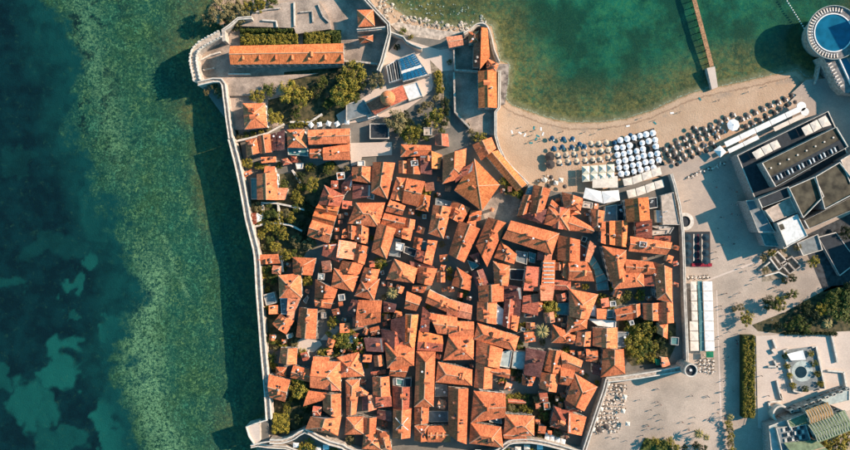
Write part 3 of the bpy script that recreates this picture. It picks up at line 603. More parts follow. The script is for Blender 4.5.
DATA = """
T 230 110
vh 95 -50 264 -50 280 131 110 146 c=o h=7 chim=2
va 115 230 205 205 230 320 125 355 c=o h=6
vg 205 195 300 180 313 317 228 328 c=o h=6.5
sW 305 180 345 172 350 300 318 308 c=d h=5
sW 352 168 415 150 410 300 352 305 c=d h=5.5
vh 425 148 558 144 575 285 432 282 c=o h=7
fl 430 285 585 285 585 345 435 335 c=t h=4
hg 585 150 900 138 900 250 590 260 c=o h=8 chim=4
+hb 597 293 695 290 692 362 600 362 c=o h=6.5
hg 697 283 900 252 905 375 700 376 c=o h=7
sE 240 357 345 350 345 390 245 402 c=o h=3.5
hh 388 370 430 360 467 402 398 416 c=r h=3.5
py 455 345 503 343 542 395 463 392 c=r h=3 nc=1
fl 490 400 550 395 545 440 500 445 c=w h=2.6
T 230 170
vg 205 38 345 25 352 218 208 216 c=o h=7.5
+fl 155 60 205 60 205 220 160 220 c=t h=4
sN 262 -25 335 -25 340 25 262 36 c=o h=6
sE 360 135 437 135 410 225 365 225 c=p h=4
sW 155 325 200 320 205 400 175 410 c=r h=3.5
fl 200 322 240 342 230 380 206 390 c=w h=3
hg 80 30 160 -5 165 25 95 65 c=o h=3
# sawtooth long hall
va 712 120 850 190 818 270 668 255 c=r h=8
+hg 668 256 818 272 795 345 640 310 c=O h=8 pitch=0.7
+hg 640 312 795 347 770 420 622 375 c=O h=8 pitch=0.7
+hg 622 377 770 422 735 545 585 492 c=o h=8
T 230 230
hg 210 185 363 180 377 250 218 260 c=o h=5
va 475 208 640 215 612 338 478 318 c=o h=7
py 368 345 525 330 532 500 376 505 c=o h=8
T 290 170
T 230 290
fl 376 62 440 62 430 185 385 182 c=g h=5
sE 442 60 530 52 490 148 436 150 c=p h=6
+sE 440 152 492 150 478 225 428 213 c=p h=5.5
vg 378 184 475 232 420 327 322 253 c=o h=6
vg 525 138 650 150 638 358 500 345 c=o h=7
fl 545 80 580 40 590 60 570 105 c=g h=2.5
vg 645 -75 800 -5 780 58 640 50 c=o h=7
+hg 640 52 778 60 750 137 645 122 c=o h=6.5
fl 385 428 495 428 495 436 385 436 c=b h=3 nc=1
vg 385 437 500 440 495 553 370 542 c=o h=6 chim=1
T 230 230
sS 712 112 800 105 815 235 692 188 c=r h=6
fl 797 110 850 130 850 215 812 237 c=w h=5
T 230 350
hh 345 125 425 130 420 200 340 187 c=o h=5
hg 480 118 592 148 603 240 458 205 c=o h=6.5
hg 295 190 447 230 408 382 299 350 c=o h=7 chim=3
sN 628 50 742 55 742 88 628 86 c=o h=6
hb 625 89 820 95 825 300 608 275 c=o h=7.5 chim=2
+vg 700 170 812 190 825 298 705 290 c=r h=7.4
hg 592 308 718 325 702 372 555 418 c=o h=6.5
+vg 700 330 828 332 828 508 702 450 c=o h=6.8
vb 612 503 825 508 802 636 575 592 c=o h=7 chim=3
fl 700 368 755 372 752 402 700 402 c=w h=4
T 343 110
ha 435 258 662 265 662 342 430 352 c=o h=7
vg 420 383 485 387 482 475 420 470 c=o h=5.5
vg 486 372 576 360 576 478 484 476 c=o h=6
sS 580 347 664 347 664 480 585 470 c=d h=6
sE 666 315 740 340 725 437 668 437 c=O h=6.5
vg 690 182 787 180 797 275 690 263 c=r h=5
fl 605 130 668 130 668 190 605 190 c=b h=3.5 nc=1
fl 200 102 345 102 345 215 200 215 c=k h=3 nc=1
vb 755 350 920 297 905 500 752 545 c=o h=8.5
fl 108 378 162 378 162 420 108 420 c=w h=4
vb 75 432 217 430 214 550 60 524 c=o h=7
vb 228 400 384 405 330 655 215 612 c=o h=8
sW -10 560 68 480 72 565 -5 650 c=d h=5.5
sW 72 555 214 562 212 652 70 668 c=d h=4
fl 180 615 235 635 230 672 180 660 c=t h=4 nc=1
va 403 510 478 518 440 678 358 662 c=o h=7
hg 482 518 610 542 560 718 448 690 c=o h=7.5
vb 578 634 653 648 640 762 550 742 c=O h=6.5
hh 103 702 307 700 262 872 45 845 c=o h=7.5
+hg 130 745 250 745 240 790 125 790 c=r h=9
fl 98 808 135 808 135 852 98 852 c=w h=8.6 nc=1
hg 355 676 464 720 442 786 323 760 c=o h=7
hg 315 777 468 812 448 890 290 856 c=o h=6.8
vg 470 812 540 826 532 892 458 884 c=o h=6
vb 680 720 808 735 752 955 645 920 c=o h=8
fl 695 660 815 685 810 728 690 712 c=g h=5
T 343 230
vg 38 -35 97 -32 90 70 38 62 c=o h=6.2
vg 98 -32 190 -30 185 102 92 80 c=o h=6
vb 262 -45 392 -5 325 207 218 157 c=o h=8
vg 384 -12 522 -12 502 77 382 40 c=o h=6.6
sE 0 0 36 -20 36 60 -10 60 c=o h=5
fl 378 58 436 70 430 205 343 192 c=g h=4
fl 396 90 462 102 445 160 394 150 c=w h=6
fl 462 120 558 150 540 205 452 168 c=k h=5 nc=1
vg 538 54 596 68 582 150 526 128 c=o h=6
fl 598 80 636 85 625 152 588 146 c=t h=4.5 nc=1
sE 638 76 706 84 688 162 628 150 c=o h=6
sE 624 158 686 165 666 262 606 242 c=o h=6.2
sW 558 150 620 165 603 240 538 216 c=r h=6
sS 500 232 682 272 692 292 508 270 c=d h=5
vh 390 224 552 290 525 393 332 366 c=o h=7.5
vg 562 277 702 294 662 411 560 390 c=o h=7
sE -22 78 98 98 75 218 -40 200 c=p h=6.5
vg 100 105 192 130 158 255 74 222 c=o h=6.3
vg 0 234 152 250 112 338 -30 300 c=o h=6
py -62 292 108 350 70 458 -82 420 c=o h=6.5
vg 165 283 272 300 246 385 130 385 c=o h=6.5
hh 140 385 270 371 230 520 92 490 c=o h=7
T 343 290
sW 65 75 120 84 86 196 25 190 c=d h=6.4
hg 120 82 285 86 275 236 100 275 c=o h=7.2 chim=3
+vg 75 195 155 185 152 275 75 268 c=r h=6.6
fl 22 345 75 340 75 400 22 400 c=w h=4 nc=1
sW 78 325 125 322 90 370 76 360 c=r h=4
hg 528 -32 628 -35 604 22 518 10 c=o h=6
hg 482 15 590 60 548 153 464 136 c=o h=7
sW 302 85 405 102 390 162 305 165 c=d h=5
sE 390 150 440 165 445 195 375 205 c=o h=5
sW 365 225 466 196 462 380 360 290 c=d h=7
vb 467 192 562 193 532 450 458 400 c=O h=7.8
sW 288 298 388 312 385 452 304 450 c=d h=7
sE 390 312 425 330 468 396 388 450 c=r h=7.5
hh 320 402 530 430 525 562 338 580 c=o h=8 chim=2
hg 365 562 495 562 462 652 350 640 c=o h=7.4
sW 160 362 292 357 302 455 180 455 c=d h=6
hh -40 510 112 472 152 640 -30 652 c=o h=6.2
sS 208 612 322 596 322 628 210 640 c=r h=4.5
hg 655 5 850 98 846 192 626 95 c=o h=7.5
sW 600 132 654 178 642 310 577 304 c=r h=7
hg 655 178 850 208 850 332 712 322 c=o h=7.6
sN 577 306 740 346 745 400 568 384 c=O h=7
sS 567 386 743 403 738 460 562 450 c=r h=7.3
hg 645 178 705 182 705 240 650 240 c=o h=7.9
T 343 350
va 22 236 122 230 96 470 28 480 c=o h=6.8
+hg 100 265 190 320 172 345 100 345 c=o h=6.6
sW 146 346 190 344 190 432 146 450 c=d h=6
sE 192 340 252 336 250 440 195 452 c=p h=6.2
vg 225 208 342 203 350 344 228 332 c=o h=7.4
sS 250 348 360 346 362 420 250 432 c=r h=7
vg 375 272 515 282 510 440 383 440 c=r h=6
fl 397 213 458 220 456 268 400 263 c=t h=4.6 nc=1
fl 372 212 396 212 396 270 374 270 c=w h=4 nc=1
fl 462 208 515 208 510 280 464 276 c=k h=5
vh 555 25 688 28 675 410 540 412 c=o h=8 chim=0 pitch=0.5
hh 722 95 960 150 958 262 705 238 c=o h=7
vg 795 290 935 302 922 690 795 620 c=o h=8 chim=5
fl 690 250 785 262 785 350 690 350 c=g h=2.5
T 343 390
vh 28 208 155 203 155 327 18 330 c=o h=6.2
vg 157 208 250 210 240 320 160 322 c=o h=6.6
hh 160 325 262 330 292 448 148 436 c=o h=6
vg 247 298 342 318 362 448 285 400 c=o h=6.5
vg 380 150 508 150 500 350 378 350 c=o h=7.6 chim=2
sW 258 150 370 152 365 230 250 210 c=d h=4
vg 540 118 642 115 636 242 540 250 c=o h=6
va 540 272 638 270 632 380 538 376 c=o h=6.4
hg 642 275 800 270 800 386 640 386 c=o h=6.4 chim=0
fl 640 158 790 160 790 240 640 240 c=g h=2.2
T 456 110
vg 122 262 266 203 302 288 188 380 c=o h=5
vg 220 335 312 300 530 555 455 612 c=O h=5 chim=0
py 140 380 318 562 193 743 0 600 c=O h=10 chim=1 pitch=0.44
sW 0 470 125 400 120 460 0 540 c=r h=8.8
vg -20 685 100 738 38 848 -75 790 c=o h=6.5
hg 112 755 190 760 182 825 88 850 c=o h=6
sE 84 840 150 830 142 905 90 900 c=o h=6.4
T 456 230
vg 25 -60 172 -2 62 232 -50 175 c=o h=7.6 chim=3
vg 242 -85 370 -45 235 262 155 112 c=o h=8 chim=3
sW 102 192 170 168 175 255 160 248 c=d h=6
fl 85 225 150 245 175 270 118 305 c=t h=5 nc=1
va 340 85 450 182 432 250 293 206 c=o h=6.4
hb 412 -72 775 25 722 185 346 66 c=o h=9 chim=3
+sE 668 160 722 140 715 230 658 230 c=p h=6.5
sE 655 236 742 233 735 412 640 412 c=o h=7.5 chim=0 pitch=0.2
sE 628 415 738 412 722 525 632 522 c=p h=7.2
sE 608 528 650 540 654 600 610 615 c=o h=5
sE 530 276 632 286 622 454 508 446 c=r h=7.6 pitch=0.2
fl 450 152 540 168 532 260 450 236 c=g h=4
fl 545 160 602 178 592 250 546 242 c=t h=4
sW 612 165 664 150 650 228 606 228 c=d h=5
va 283 240 400 272 390 416 292 398 c=o h=6.6
va 10 285 112 350 102 450 -28 412 c=o h=6.2
vg 118 318 200 295 247 420 162 440 c=d h=5.6
sS 265 20 300 30 290 60 255 50 c=d h=5
fl 400 292 520 296 505 380 402 370 c=k h=4 nc=1
T 456 290
sW 508 50 622 28 608 185 498 160 c=r h=6.8 pitch=0.15
vg 172 -30 352 -46 350 80 178 82 c=o h=7
sW 354 -44 480 -20 486 64 352 76 c=d h=6
vg 166 92 302 94 298 252 160 222 c=o h=6.6
fl 300 100 364 150 350 266 286 246 c=w h=5.4
vg 368 76 438 76 414 286 352 262 c=r h=6.6
sW 440 76 487 80 475 192 432 188 c=d h=6
sE 418 192 476 194 457 310 412 286 c=o h=6.2
hh 172 255 462 350 432 450 145 370 c=o h=7.6 chim=4
hg -60 70 115 118 106 218 -62 186 c=p h=7
hg -45 235 128 242 125 345 -50 348 c=o h=7.4
hh -50 350 127 348 125 515 -88 520 c=o h=7.2
vg 160 376 345 446 318 582 155 532 c=o h=7
fl 348 462 425 448 402 585 325 572 c=c h=5.5 nc=1
fl 432 455 528 462 518 598 416 585 c=c h=5 nc=1
fl 752 98 850 95 842 190 756 182 c=t h=4 nc=1
hh 730 264 850 318 845 396 722 392 c=o h=6
fl 515 178 590 180 590 205 515 205 c=d h=4 nc=1
T 456 350
vg 155 92 270 138 266 284 140 274 c=o h=6.6
+hg 262 136 402 148 396 212 272 182 c=o h=6.4
sW 530 -10 664 10 622 190 514 180 c=d h=7
va 500 182 595 200 570 266 498 258 c=o h=5.6
vg 705 2 798 12 778 172 668 150 c=o h=6.8
vg 645 172 768 182 748 312 630 282 c=o h=6.2
hh 792 132 880 138 890 275 765 250 c=o h=6
ha 142 315 362 333 358 500 120 540 c=o h=7.4 chim=3
T 456 390
hh 118 252 330 280 345 426 108 396 c=o h=7 chim=2
hh 378 188 580 200 578 338 366 330 c=o h=7 chim=2
+hg 352 302 500 300 532 376 366 362 c=o h=6
hh 744 130 870 172 862 312 712 270 c=r h=6.6
fl 252 196 340 210 345 255 250 240 c=g h=4
T 456 170
vg 585 118 705 150 655 302 548 330 c=o h=7.4
vg 510 190 582 195 537 322 463 342 c=o h=6.4
sS 540 324 668 297 655 405 480 350 c=d h=5.4
fl 545 115 584 115 565 188 520 186 c=c h=5
hh 700 286 850 288 846 448 668 402 c=o h=6.6
+vg 745 285 810 285 800 440 730 430 c=r h=7
hg 722 225 790 288 770 340 690 292 c=o h=6
vb 800 170 945 215 930 300 815 290 c=o h=6.6
T 569 170
hg 25 345 190 440 168 472 -25 450 c=o h=6.2
vb 165 298 265 312 238 462 178 440 c=o h=6.4
sE 242 394 298 392 300 560 236 540 c=o h=7
sE 300 388 346 388 350 560 302 552 c=O h=7.4
vg 348 388 438 385 428 570 352 562 c=O h=7.4
vg 425 225 590 210 602 370 440 386 c=O h=9.5 chim=1
sW 503 378 606 374 608 506 510 500 c=r h=6
fl 610 420 700 415 790 430 760 480 c=b h=4
fl 590 215 662 200 668 282 600 292 c=k h=4
fl 275 272 358 258 362 382 262 386 c=g h=4
fl 362 262 430 252 436 380 364 382 c=k h=3.6
fl 690 190 785 165 832 412 705 412 c=b h=5
fl 652 300 700 300 702 395 660 395 c=w h=3.5
py -5 290 60 285 90 330 10 340 c=o h=4
hg 0 190 100 216 88 285 0 292 c=o h=6
fl 110 232 180 245 175 290 100 280 c=b h=4
T 569 230
hg 470 52 762 95 722 182 458 156 c=o h=7 chim=2
+sS 640 48 756 45 756 84 640 82 c=r h=6
fl 610 0 742 0 735 30 618 42 c=b h=4.5
vg -75 45 78 80 75 235 -80 222 c=o h=6.8
hg 0 237 130 242 182 380 0 372 c=o h=7 chim=3
vg -100 245 -48 240 -48 300 -98 300 c=o h=6
sE -46 238 -2 238 -2 372 -48 350 c=o h=6
hb -106 376 10 384 8 450 -112 445 c=r h=6
sE 152 85 202 122 152 240 118 225 c=p h=6
fl 78 100 134 130 118 232 78 234 c=d h=5
vg 180 185 235 280 190 300 150 248 c=t h=3.6 nc=1 pitch=0.1
vg 235 282 290 372 206 402 190 302 c=t h=3.4 nc=1 pitch=0.1
fl 205 405 290 378 300 450 210 455 c=t h=3 nc=1
va 257 128 424 158 424 330 314 382 c=o h=8 chim=3
+hh 325 325 552 300 555 418 345 440 c=o h=7.6
+hg 425 222 622 242 640 332 430 326 c=o h=7.8
+sW 590 262 672 300 690 412 560 415 c=r h=6.6
+vb 642 250 768 296 772 532 662 512 c=o h=8
T 569 290
va 8 0 210 38 142 212 10 192 c=o h=7 chim=2
hh -2 196 136 206 128 286 -14 320 c=o h=6.6
fl 145 115 203 115 203 202 143 190 c=w h=5
sE 203 138 280 145 276 216 205 210 c=o h=5.6
fl 137 212 355 232 352 284 215 268 c=w h=4.6
fl 290 148 335 150 335 210 285 212 c=t h=3.4 nc=1
vg 188 286 357 287 356 432 184 414 c=o h=7.2
vg 68 317 167 314 162 419 52 413 c=o h=6.4
hg -8 330 50 344 30 402 -20 400 c=o h=6
hg 345 148 465 118 472 218 358 227 c=o h=6.6
+vg 466 112 532 105 536 182 474 218 c=o h=6.2
vg 560 103 672 100 676 226 564 217 c=o h=7
vg 676 100 775 92 783 240 676 240 c=o h=7.3
va 660 248 740 245 736 362 664 322 c=o h=6
fl 365 315 450 315 450 430 365 430 c=g h=4.5
fl 765 352 826 355 822 416 764 410 c=t h=3 nc=1
fl 628 -10 662 -10 658 40 630 40 c=w h=4
T 569 350
vb 262 -5 405 0 415 172 245 196 c=o h=7.6 chim=1
hg 130 -4 212 -2 206 90 128 80 c=o h=6
sW 177 102 245 110 236 192 175 180 c=d h=5
hg -60 8 98 82 60 160 -50 130 c=o h=6.6
hg -60 132 45 152 0 262 -70 250 c=o h=6.8
va 50 188 205 280 112 450 -18 372 c=o h=7.4
sE 685 50 740 55 765 122 690 125 c=p h=3
T 569 390
sE -5 165 126 205 92 336 -12 305 c=o h=6.6
vb -30 80 70 95 90 160 -20 160 c=r h=6
T 0 0 1
# north terraces and citadel
hg 230 46 343.5 43.3 344 63.6 230.5 64.6 c=O h=8 chim=0 pitch=0.5
py 357 10 373.2 9.6 375 26 358 27.2 c=o h=7
vh 358 37 373 35 373 41.5 360 43.5 c=o h=4
hg 446 37 462 35 463.6 45 449 48 c=p h=6 g=4
py 468.5 32 478.5 31 478.5 42 469 42.5 c=o h=7 g=4
sW 473.6 43.5 480.5 42.5 479.5 67.5 473.2 67 c=r h=8.5 g=3
sE 481.2 28 487.5 28 490 57 480 69.5 c=O h=9.5 g=3
py 486.5 58 499 64 496 71 486.8 70.5 c=o h=9 g=3
vg 478 71 496.5 71 497 108 478.5 108 c=O h=8.5 g=3 chim=1
fl 366 110 376 107 378 116 368 119 c=b h=3
"""
parse(DATA)
# ---------------------------------------------------------------- town ramparts
def rampart(pts, wdt, ztop, label, zb=-3.0, par=(1, 1), merlon=False, name='rampart', cat='town wall', k=3, m=None):
    P = [W(x, y, ztop) for x, y in (smooth(pts, k) if k > 1 else pts)]; c = P[len(P)//2].copy(); c.z = max(zb, 0); Q = [p-c for p in P]
    t = empty(name, c); zt = ztop-c.z
    a = MB(); strip(a, Q, wdt, zb-c.z, zt, m or M_STONE); a.build('wall_body', t, fix=True)
    for s, on in ((1, par[0]), (-1, par[1])):
        if on:
            b = MB(); strip(b, Q, .5, zt+.002, zt+.95, M_STONE_L, off=s*(wdt/2-.26)); b.build('parapet', t, fix=True)
            if merlon:
                me = MB(); me.box((0, 0, 0), (.9, .56, .7), M_STONE_L); mm = me.mesh('merlon'); L, R = strip_pts(Q, wdt-.5); E = L if s > 0 else R; n = 0
                for i in range(len(E)-1):
                    d = E[i+1]-E[i]; ln = d.length
                    for j in range(max(1, int(ln/1.9))):
                        p = E[i]+d*(j+.5)/max(1, int(ln/1.9)); o = link('merlon', mm, t, (p.x, p.y, zt+.952)); o.rotation_euler.z = math.atan2(d.y, d.x)+RNG.uniform(-.12, .12); o.scale = (RNG.uniform(.6, 1.25), RNG.uniform(.7, 1.15), RNG.uniform(.35, 1.2)); n += 1
                        if n > 120: break
    return tag(t, label, cat, 'ramparts round the old town')
rampart([(231, 139), (234, 150), (239, 170), (244, 195), (248, 218), (252.5, 236), (257, 256), (259, 290), (261.5, 323), (263.5, 350), (266, 377), (267.5, 396), (269, 419)], 2.9, 8.2, 'long sea wall with double parapet along the west shore of the old town')
rampart([(198, 84), (221, 80.5), (225.5, 98), (228, 118), (231, 138.5)], 2.2, 7.5, 'stretch of sea wall below the northwest bastion with pale parapets')
rampart([(221, 34), (212, 39), (203, 44), (195.5, 51), (193.5, 60), (195, 70), (197.5, 81)], 3.6, 9, 'curved bastion wall with embrasures at the northwest corner', merlon=True)
rampart([(223, 31), (229, 27), (238.5, 19), (252, 18)], 1.4, 8.5, 'angled terrace wall between the northwest bastion and the ruined terrace', k=1)
rampart([(223, 29), (224, 41)], 1.6, 9.5, 'short stone spur wall standing inside the northwest bastion', k=1, par=(0, 0))
rampart([(356, -14), (366, 0), (377, 12), (388.5, 24), (389.5, 34), (386, 47), (382, 62), (378.5, 71)], 1.7, 8.6, 'high wall running down past the small tower on the north side', k=1)
rampart([(357, 30.5), (372, 29.5), (386, 28)], 1.2, 8, 'grey retaining wall under the small hip-roofed tower', k=1, par=(1, 0))
rampart([(390.5, 33), (403, 37.5), (406.5, 42), (413, 45.5), (422, 49)], 1.1, 8, 'zigzag wall between the rocks and the citadel yard', k=1, par=(1, 0))
rampart([(340, 61), (358, 61.5), (377.5, 64)], .9, 6.5, 'thin wall above the trees east of the long barracks', k=1, par=(0, 0))
rampart([(464, 34), (471, 30), (477.5, 25), (485, 25.5), (490, 35), (493.5, 50), (498.5, 62)], 1.4, 8, 'curved white-topped citadel wall round the seaward corner', par=(1, 0))
rampart([(499.5, 71), (499, 108), (495.5, 112), (495.5, 135), (499, 148), (505, 160), (514, 170), (528, 184)], 1.3, 5.2, 'town wall along the beach below the long diagonal roof', k=1, par=(1, 1))
rampart([(454, 48), (455, 70), (478, 71)], .9, 6.5, 'inner citadel court wall with a corner', k=1, par=(0, 0))
rampart([(454, 72), (455, 112), (470, 128)], .9, 6, 'long low wall on the west side of the citadel court', k=1, par=(0, 0))
rampart([(270, 441), (282, 441), (294, 437), (305, 430.5), (318, 437), (330, 442.5), (343, 446), (353, 451), (400, 458), (460, 458), (492, 453), (503, 446.6), (507, 443.2), (513, 441), (531, 440.6), (549, 444), (566, 448.5), (578, 452), (585, 452)], 2.2, 8.5, 'curving southern town wall behind the last row of houses', k=2)
rampart([(584, 450), (590, 432), (597, 411), (604.5, 389), (607, 379)], 1.9, 8, 'straight east wall beside the plaza with the café tables', k=1)
rampart([(606, 379.5), (622, 378), (640, 375.5), (662, 372), (684, 368)], 2.6, 7.8, 'wide walkway wall between the hip-roofed house and the round tower', k=1)
rampart([(687, 362), (686, 330), (684.5, 300), (683.5, 260), (682.5, 232), (679, 205), (674, 184), (671, 174)], 1.3, 6.4, 'east town wall beside the white terrace awnings', k=1)
for i, pl in enumerate([[(256, 12), (268, 9), (280, 8)], [(294, 2), (294.5, 26)], [(300, 12), (312, 11), (313, 22)], [(262, 20), (276, 21), (277, 27)], [(318, 4), (323, 16), (329, 22)], [(200, 60), (210, 55), (220, 52)], [(203, 70), (214, 68)], [(228, 74), (250, 74)]]):
    t = empty('ruin_wall', W(*pl[0], TZ)); zt_ = 6.4 if pl[0][1] < 40 else 4.6; mb = MB(); strip(mb, [W(x, y, zt_)-t.location for x, y in pl], .7, -.3, zt_-TZ, M_STONE_L if i % 2 else M_STONE); mb.build('wall_body', t, fix=True); tag(t, None, 'ruin wall', 'low walls on the north terraces'); THINGS.append((t, 'low broken stone wall on the terrace', 'ruin wall', *pl[0]))
for i, pl in enumerate([[(261, 203), (275, 203), (290, 206), (309, 211)], [(253, 227), (264, 224), (276, 223), (290, 225), (302, 231)], [(262, 203), (262.5, 219)], [(278, 204), (279, 222)], [(292, 170), (300, 183)], [(232, 142), (250, 138), (268, 133), (284, 124)], [(290, 122), (310, 122), (322, 114)], [(281, 255), (283, 272)]]):
    rampart(pl, .9, 5.4, 'thin pale garden wall in the western gardens, run %s' % ['below the shore villa houses', 'curving past the lower trees', 'beside the blue roof terrace', 'between the two tree groups', 'under the tiled sheds', 'climbing east from the sea wall', 'north of the museum houses', 'by the small shore house'][i], zb=TZ-.2, par=(0, 0), name='garden_wall', cat='garden wall', k=1, m=M_STONE_L)
# southwest bastion
t = empty('bastion', W(257, 432, 0)); b0 = t.location
def rel(x, y, z, b=None): return W(x, y, z)-(b or b0)
mb = MB(); mb.prism([rel(x, y, 8.2).to_2d() for x, y in [(246, 426), (256, 423.5), (259.5, 424), (260, 441), (254.5, 444), (252, 440), (249, 435)]], -3, 8.2, P_PALE, M_STONE); mb.build('platform', t)
mb = MB(); mb.prism([rel(x, y, 5).to_2d() for x, y in [(259.5, 423), (268, 419), (269.5, 442), (260, 442)]], -3, 5, P_TOWN, M_STONE); mb.build('sunken_court', t)
mb = MB(); strip(mb, [rel(x, y, 8.2) for x, y in [(267.5, 419.5), (256, 423), (246.5, 426.5), (249.5, 436), (254.5, 443.5), (270, 441)]], .55, 8.21, 9.1, M_STONE_L); mb.build('parapet', t, fix=True)
tag(t, 'pointed bastion with pale platform and shaded inner court at the southwest corner', 'bastion')
rampart([(251, 446), (258, 444.5), (268, 446), (286, 447), (300, 452)], 1.6, 5, 'outer lower wall at the frame edge below the pointed bastion', k=1)
# round tower
c = W(690.5, 370, 13.5); t = empty('round_tower', (c.x, c.y, PZ)); tag(t, 'round stone corner tower with dark floor beside the great plaza', 'tower')
mb = MB(); mb.cyl((0, 0, -1), 3.4, 12.4, M_STONE, 28, r2=3.1); mb.build('tower_wall', t)
mb = MB(); mb.cyl((0, 0, 11.41), 2.9, .1, FLAT['k'], 28); mb.build('tower_floor', t)
mb = MB()
for k in range(28):
    a0 = 2*math.pi*k/28; a1 = 2*math.pi*(k+1)/28
    mb.add([(r*math.cos(a), r*math.sin(a), z) for z in (11.4, 12.5) for r, a in ((2.65, a0), (3.15, a0), (3.15, a1), (2.65, a1))], [(4, 5, 6, 7), (1, 2, 6, 5), (3, 0, 4, 7)], M_STONE_L)
mb.build('parapet', t, fix=True); m2 = MB(); m2.cyl((0, 0, 11.5), .08, 2.4, M_WHITE, 8); m2.cyl((0, 0, 11.55), .6, .5, M_WHITE, 12); m2.build('lantern', t)
# domed church
b0 = empty('domed_church', W(387, 100, TZ)); bl = b0.location; tag(b0, 'red church with round terracotta dome and hipped side aisle among the trees', 'church')
q = [(365, 104), (402, 84), (408, 100), (375, 115)]; house('vg', [(366, 104), (402.5, 85), (407.5, 99), (375, 115)], h=5.5, c='r', parent=b0, chim=0, nowin=True, pitch=.25)
q = W(387.5, 97.5, 13)-bl; mb = MB(); mb.cyl((q.x, q.y, 2), 3.0, 6.3, WALLM[1], 20); mb.build('drum', b0)
mb = MB(); pr = [(3.7, 8.3), (3.5, 9.3), (2.9, 10.2), (1.9, 10.9), (.9, 11.4), (.02, 11.6)]
for (r1, z1), (r2, z2) in zip(pr[:-1], pr[1:]): mb.cyl((q.x, q.y, z1), r1, z2-z1, mat('dome_clay', (0.74, 0.24, 0.095), var=.15, scale=1.5), 24, r2=r2, cap=False)
dm = mb.build('dome', b0); mb = MB(); mb.cyl((q.x, q.y, 11.75), .35, 1.0, M_STONE_L, 8, r2=.15); mb.build('finial', dm)
house('fl', [(403, 86), (417, 81.5), (423, 96), (409, 101)], h=4.5, c='w', nochim=True, label='white flat-roofed hall', nowin=True)
house('fl', [(346, 104), (364, 99), (372, 114), (346, 121)], h=3.5, c='g', nochim=True, label='grey flat annex', nowin=True, chim=0)
# solar roof
b0 = house('fl', [(398, 58.5), (414.5, 52.5), (429, 75), (403, 82)], h=5, c='w', nochim=True, label='x', par=.2); THINGS.pop(); tag(b0, 'flat white building carrying two fields of blue solar panels', 'building')
me = MB(); SOL = mat('solar_blue', (0.012, 0.12, 0.22), rough=.3, var=.2, scale=2, objvar=.2); me.box((0, 0, 0), (1.55, .92, .06), SOL); me.box((0, 0, -.3), (.1, .7, .3), M_DARK); sm = me.mesh('solar_panel')
for fld in (((399.5, 59), (413.5, 53.6), (422, 64.4), (402, 70.5)), ((402.5, 73.5), (424, 66.5), (427.5, 74), (404, 80.5))):
    c4 = [W(x, y, TZ+5.4)-b0.location for x, y in fld]; nu = int((c4[0]-c4[1]).length/1.62); nv = int((c4[1]-c4[2]).length/1.0)
    for i in range(nu):
        for j in range(nv):
            s, u = (i+.5)/nu, (j+.5)/nv; p = c4[0].lerp(c4[1], s).lerp(c4[3].lerp(c4[2], s), u); d = c4[1]-c4[0]; o = link('solar_panel', sm, b0, p); o.rotation_euler = (.08, 0, math.atan2(d.y, d.x))
b0 = house('fl', [(386, 66), (397.5, 59), (402, 79), (389, 83)], h=4, c='k', nochim=True, label='x', par=.2); THINGS.pop(); tag(b0, 'dark slatted flat roof beside the blue solar panels', 'pergola')
for i in range(6):
    mb = MB(); a = (W(387+i*2.2, 66-i*1.2, 7.4)-b0.location); e = (W(390+i*2.2, 82.3-i*.7, 7.4)-b0.location); mb.bar(a, e, .3, .2, M_STONE_L if i % 2 else FLAT['g']); mb.build('slat', b0)
# X skylight bars on the roof by the south lane
for i, (ax, ay, bx, by_, z1, z2) in enumerate([(394, 419, 407, 430.5, 1, 1), (408, 419, 394.5, 431.5, 1, 1)]):
    pass
def on_house(pt):
    for o in COL.objects:
        if o.get('category') == 'house' and o.get('cen') is not None:
            if (Vector(o['cen'])-pt.to_2d()).length < 3: return o
cx = W(402.4, 424, TZ+7.6); best = min((o for o in COL.objects if o.get('cen') is not None), key=lambda o: (Vector(o['cen'])-cx.to_2d()).length)
# the ridge runs north-south: four glazing bars climb from both eaves to the ridge
zr = 7.6
for sx, sy in ((-1, 1), (-1, -1), (1, 1), (1, -1)):
    mb = MB(); base = best.location; mid = Vector(best['cen']).to_3d()-base; mid.z = 0
    A = mid+Vector((.2*sx, sy*.15, zr+2.05)); B = mid+Vector((sx*3.1, sy*3.0, zr+.75)); mb.bar(A, B, .35, .12, M_WHITE); mb.build('glazing_bar', best)
best['label'] = 'orange gable house with a white X of glazing bars on its roof'; THINGS[:] = [q for q in THINGS if q[0] is not best]
# striped skylights
cx = W(548, 273, TZ+7.5); best = min((o for o in COL.objects if o.get('cen') is not None), key=lambda o: (Vector(o['cen'])-cx.to_2d()).length); base = best.location
for k in range(6):
    yy = 263+k*3.9; a = W(543.6, yy, TZ+8.9)-base; e = W(554.2, yy, TZ+8.0)-base; mb = MB(); mb.bar(a, e, .5, .3, FLAT['c']); mb.build('skylight_strip', best)
best['label'] = 'orange roof crossed by six white skylight strips like a ladder'; THINGS[:] = [q for q in THINGS if q[0] is not best]
# bench dormers along the barracks: row of small roof vents
cx = W(287, 54, TZ+8); best = min((o for o in COL.objects if o.get('cen') is not None), key=lambda o: (Vector(o['cen'])-cx.to_2d()).length); base = best.location
for k in range(7):
    p = W(243+k*16.4, 59, TZ+9)-base; o = link('dormer', DORM, best, (p.x, p.y-.3, 9.15)); 
best['label'] = 'very long orange barracks roof with a row of dormers at the north end'; THINGS[:] = [q for q in THINGS if q[0] is not best]
for px_, py_ in ((430.5, 427.5), (436.5, 427.5), (442.5, 427.5)):
    cx = W(436, 434, TZ+6.4); best = min((o for o in COL.objects if o.get('cen') is not None), key=lambda o: (Vector(o['cen'])-cx.to_2d()).length); p = W(px_, 433, TZ+6.4)-best.location; o = link('dormer', DORM, best, (p.x, p.y+.6, 7.2)); o.rotation_euler.z = math.pi

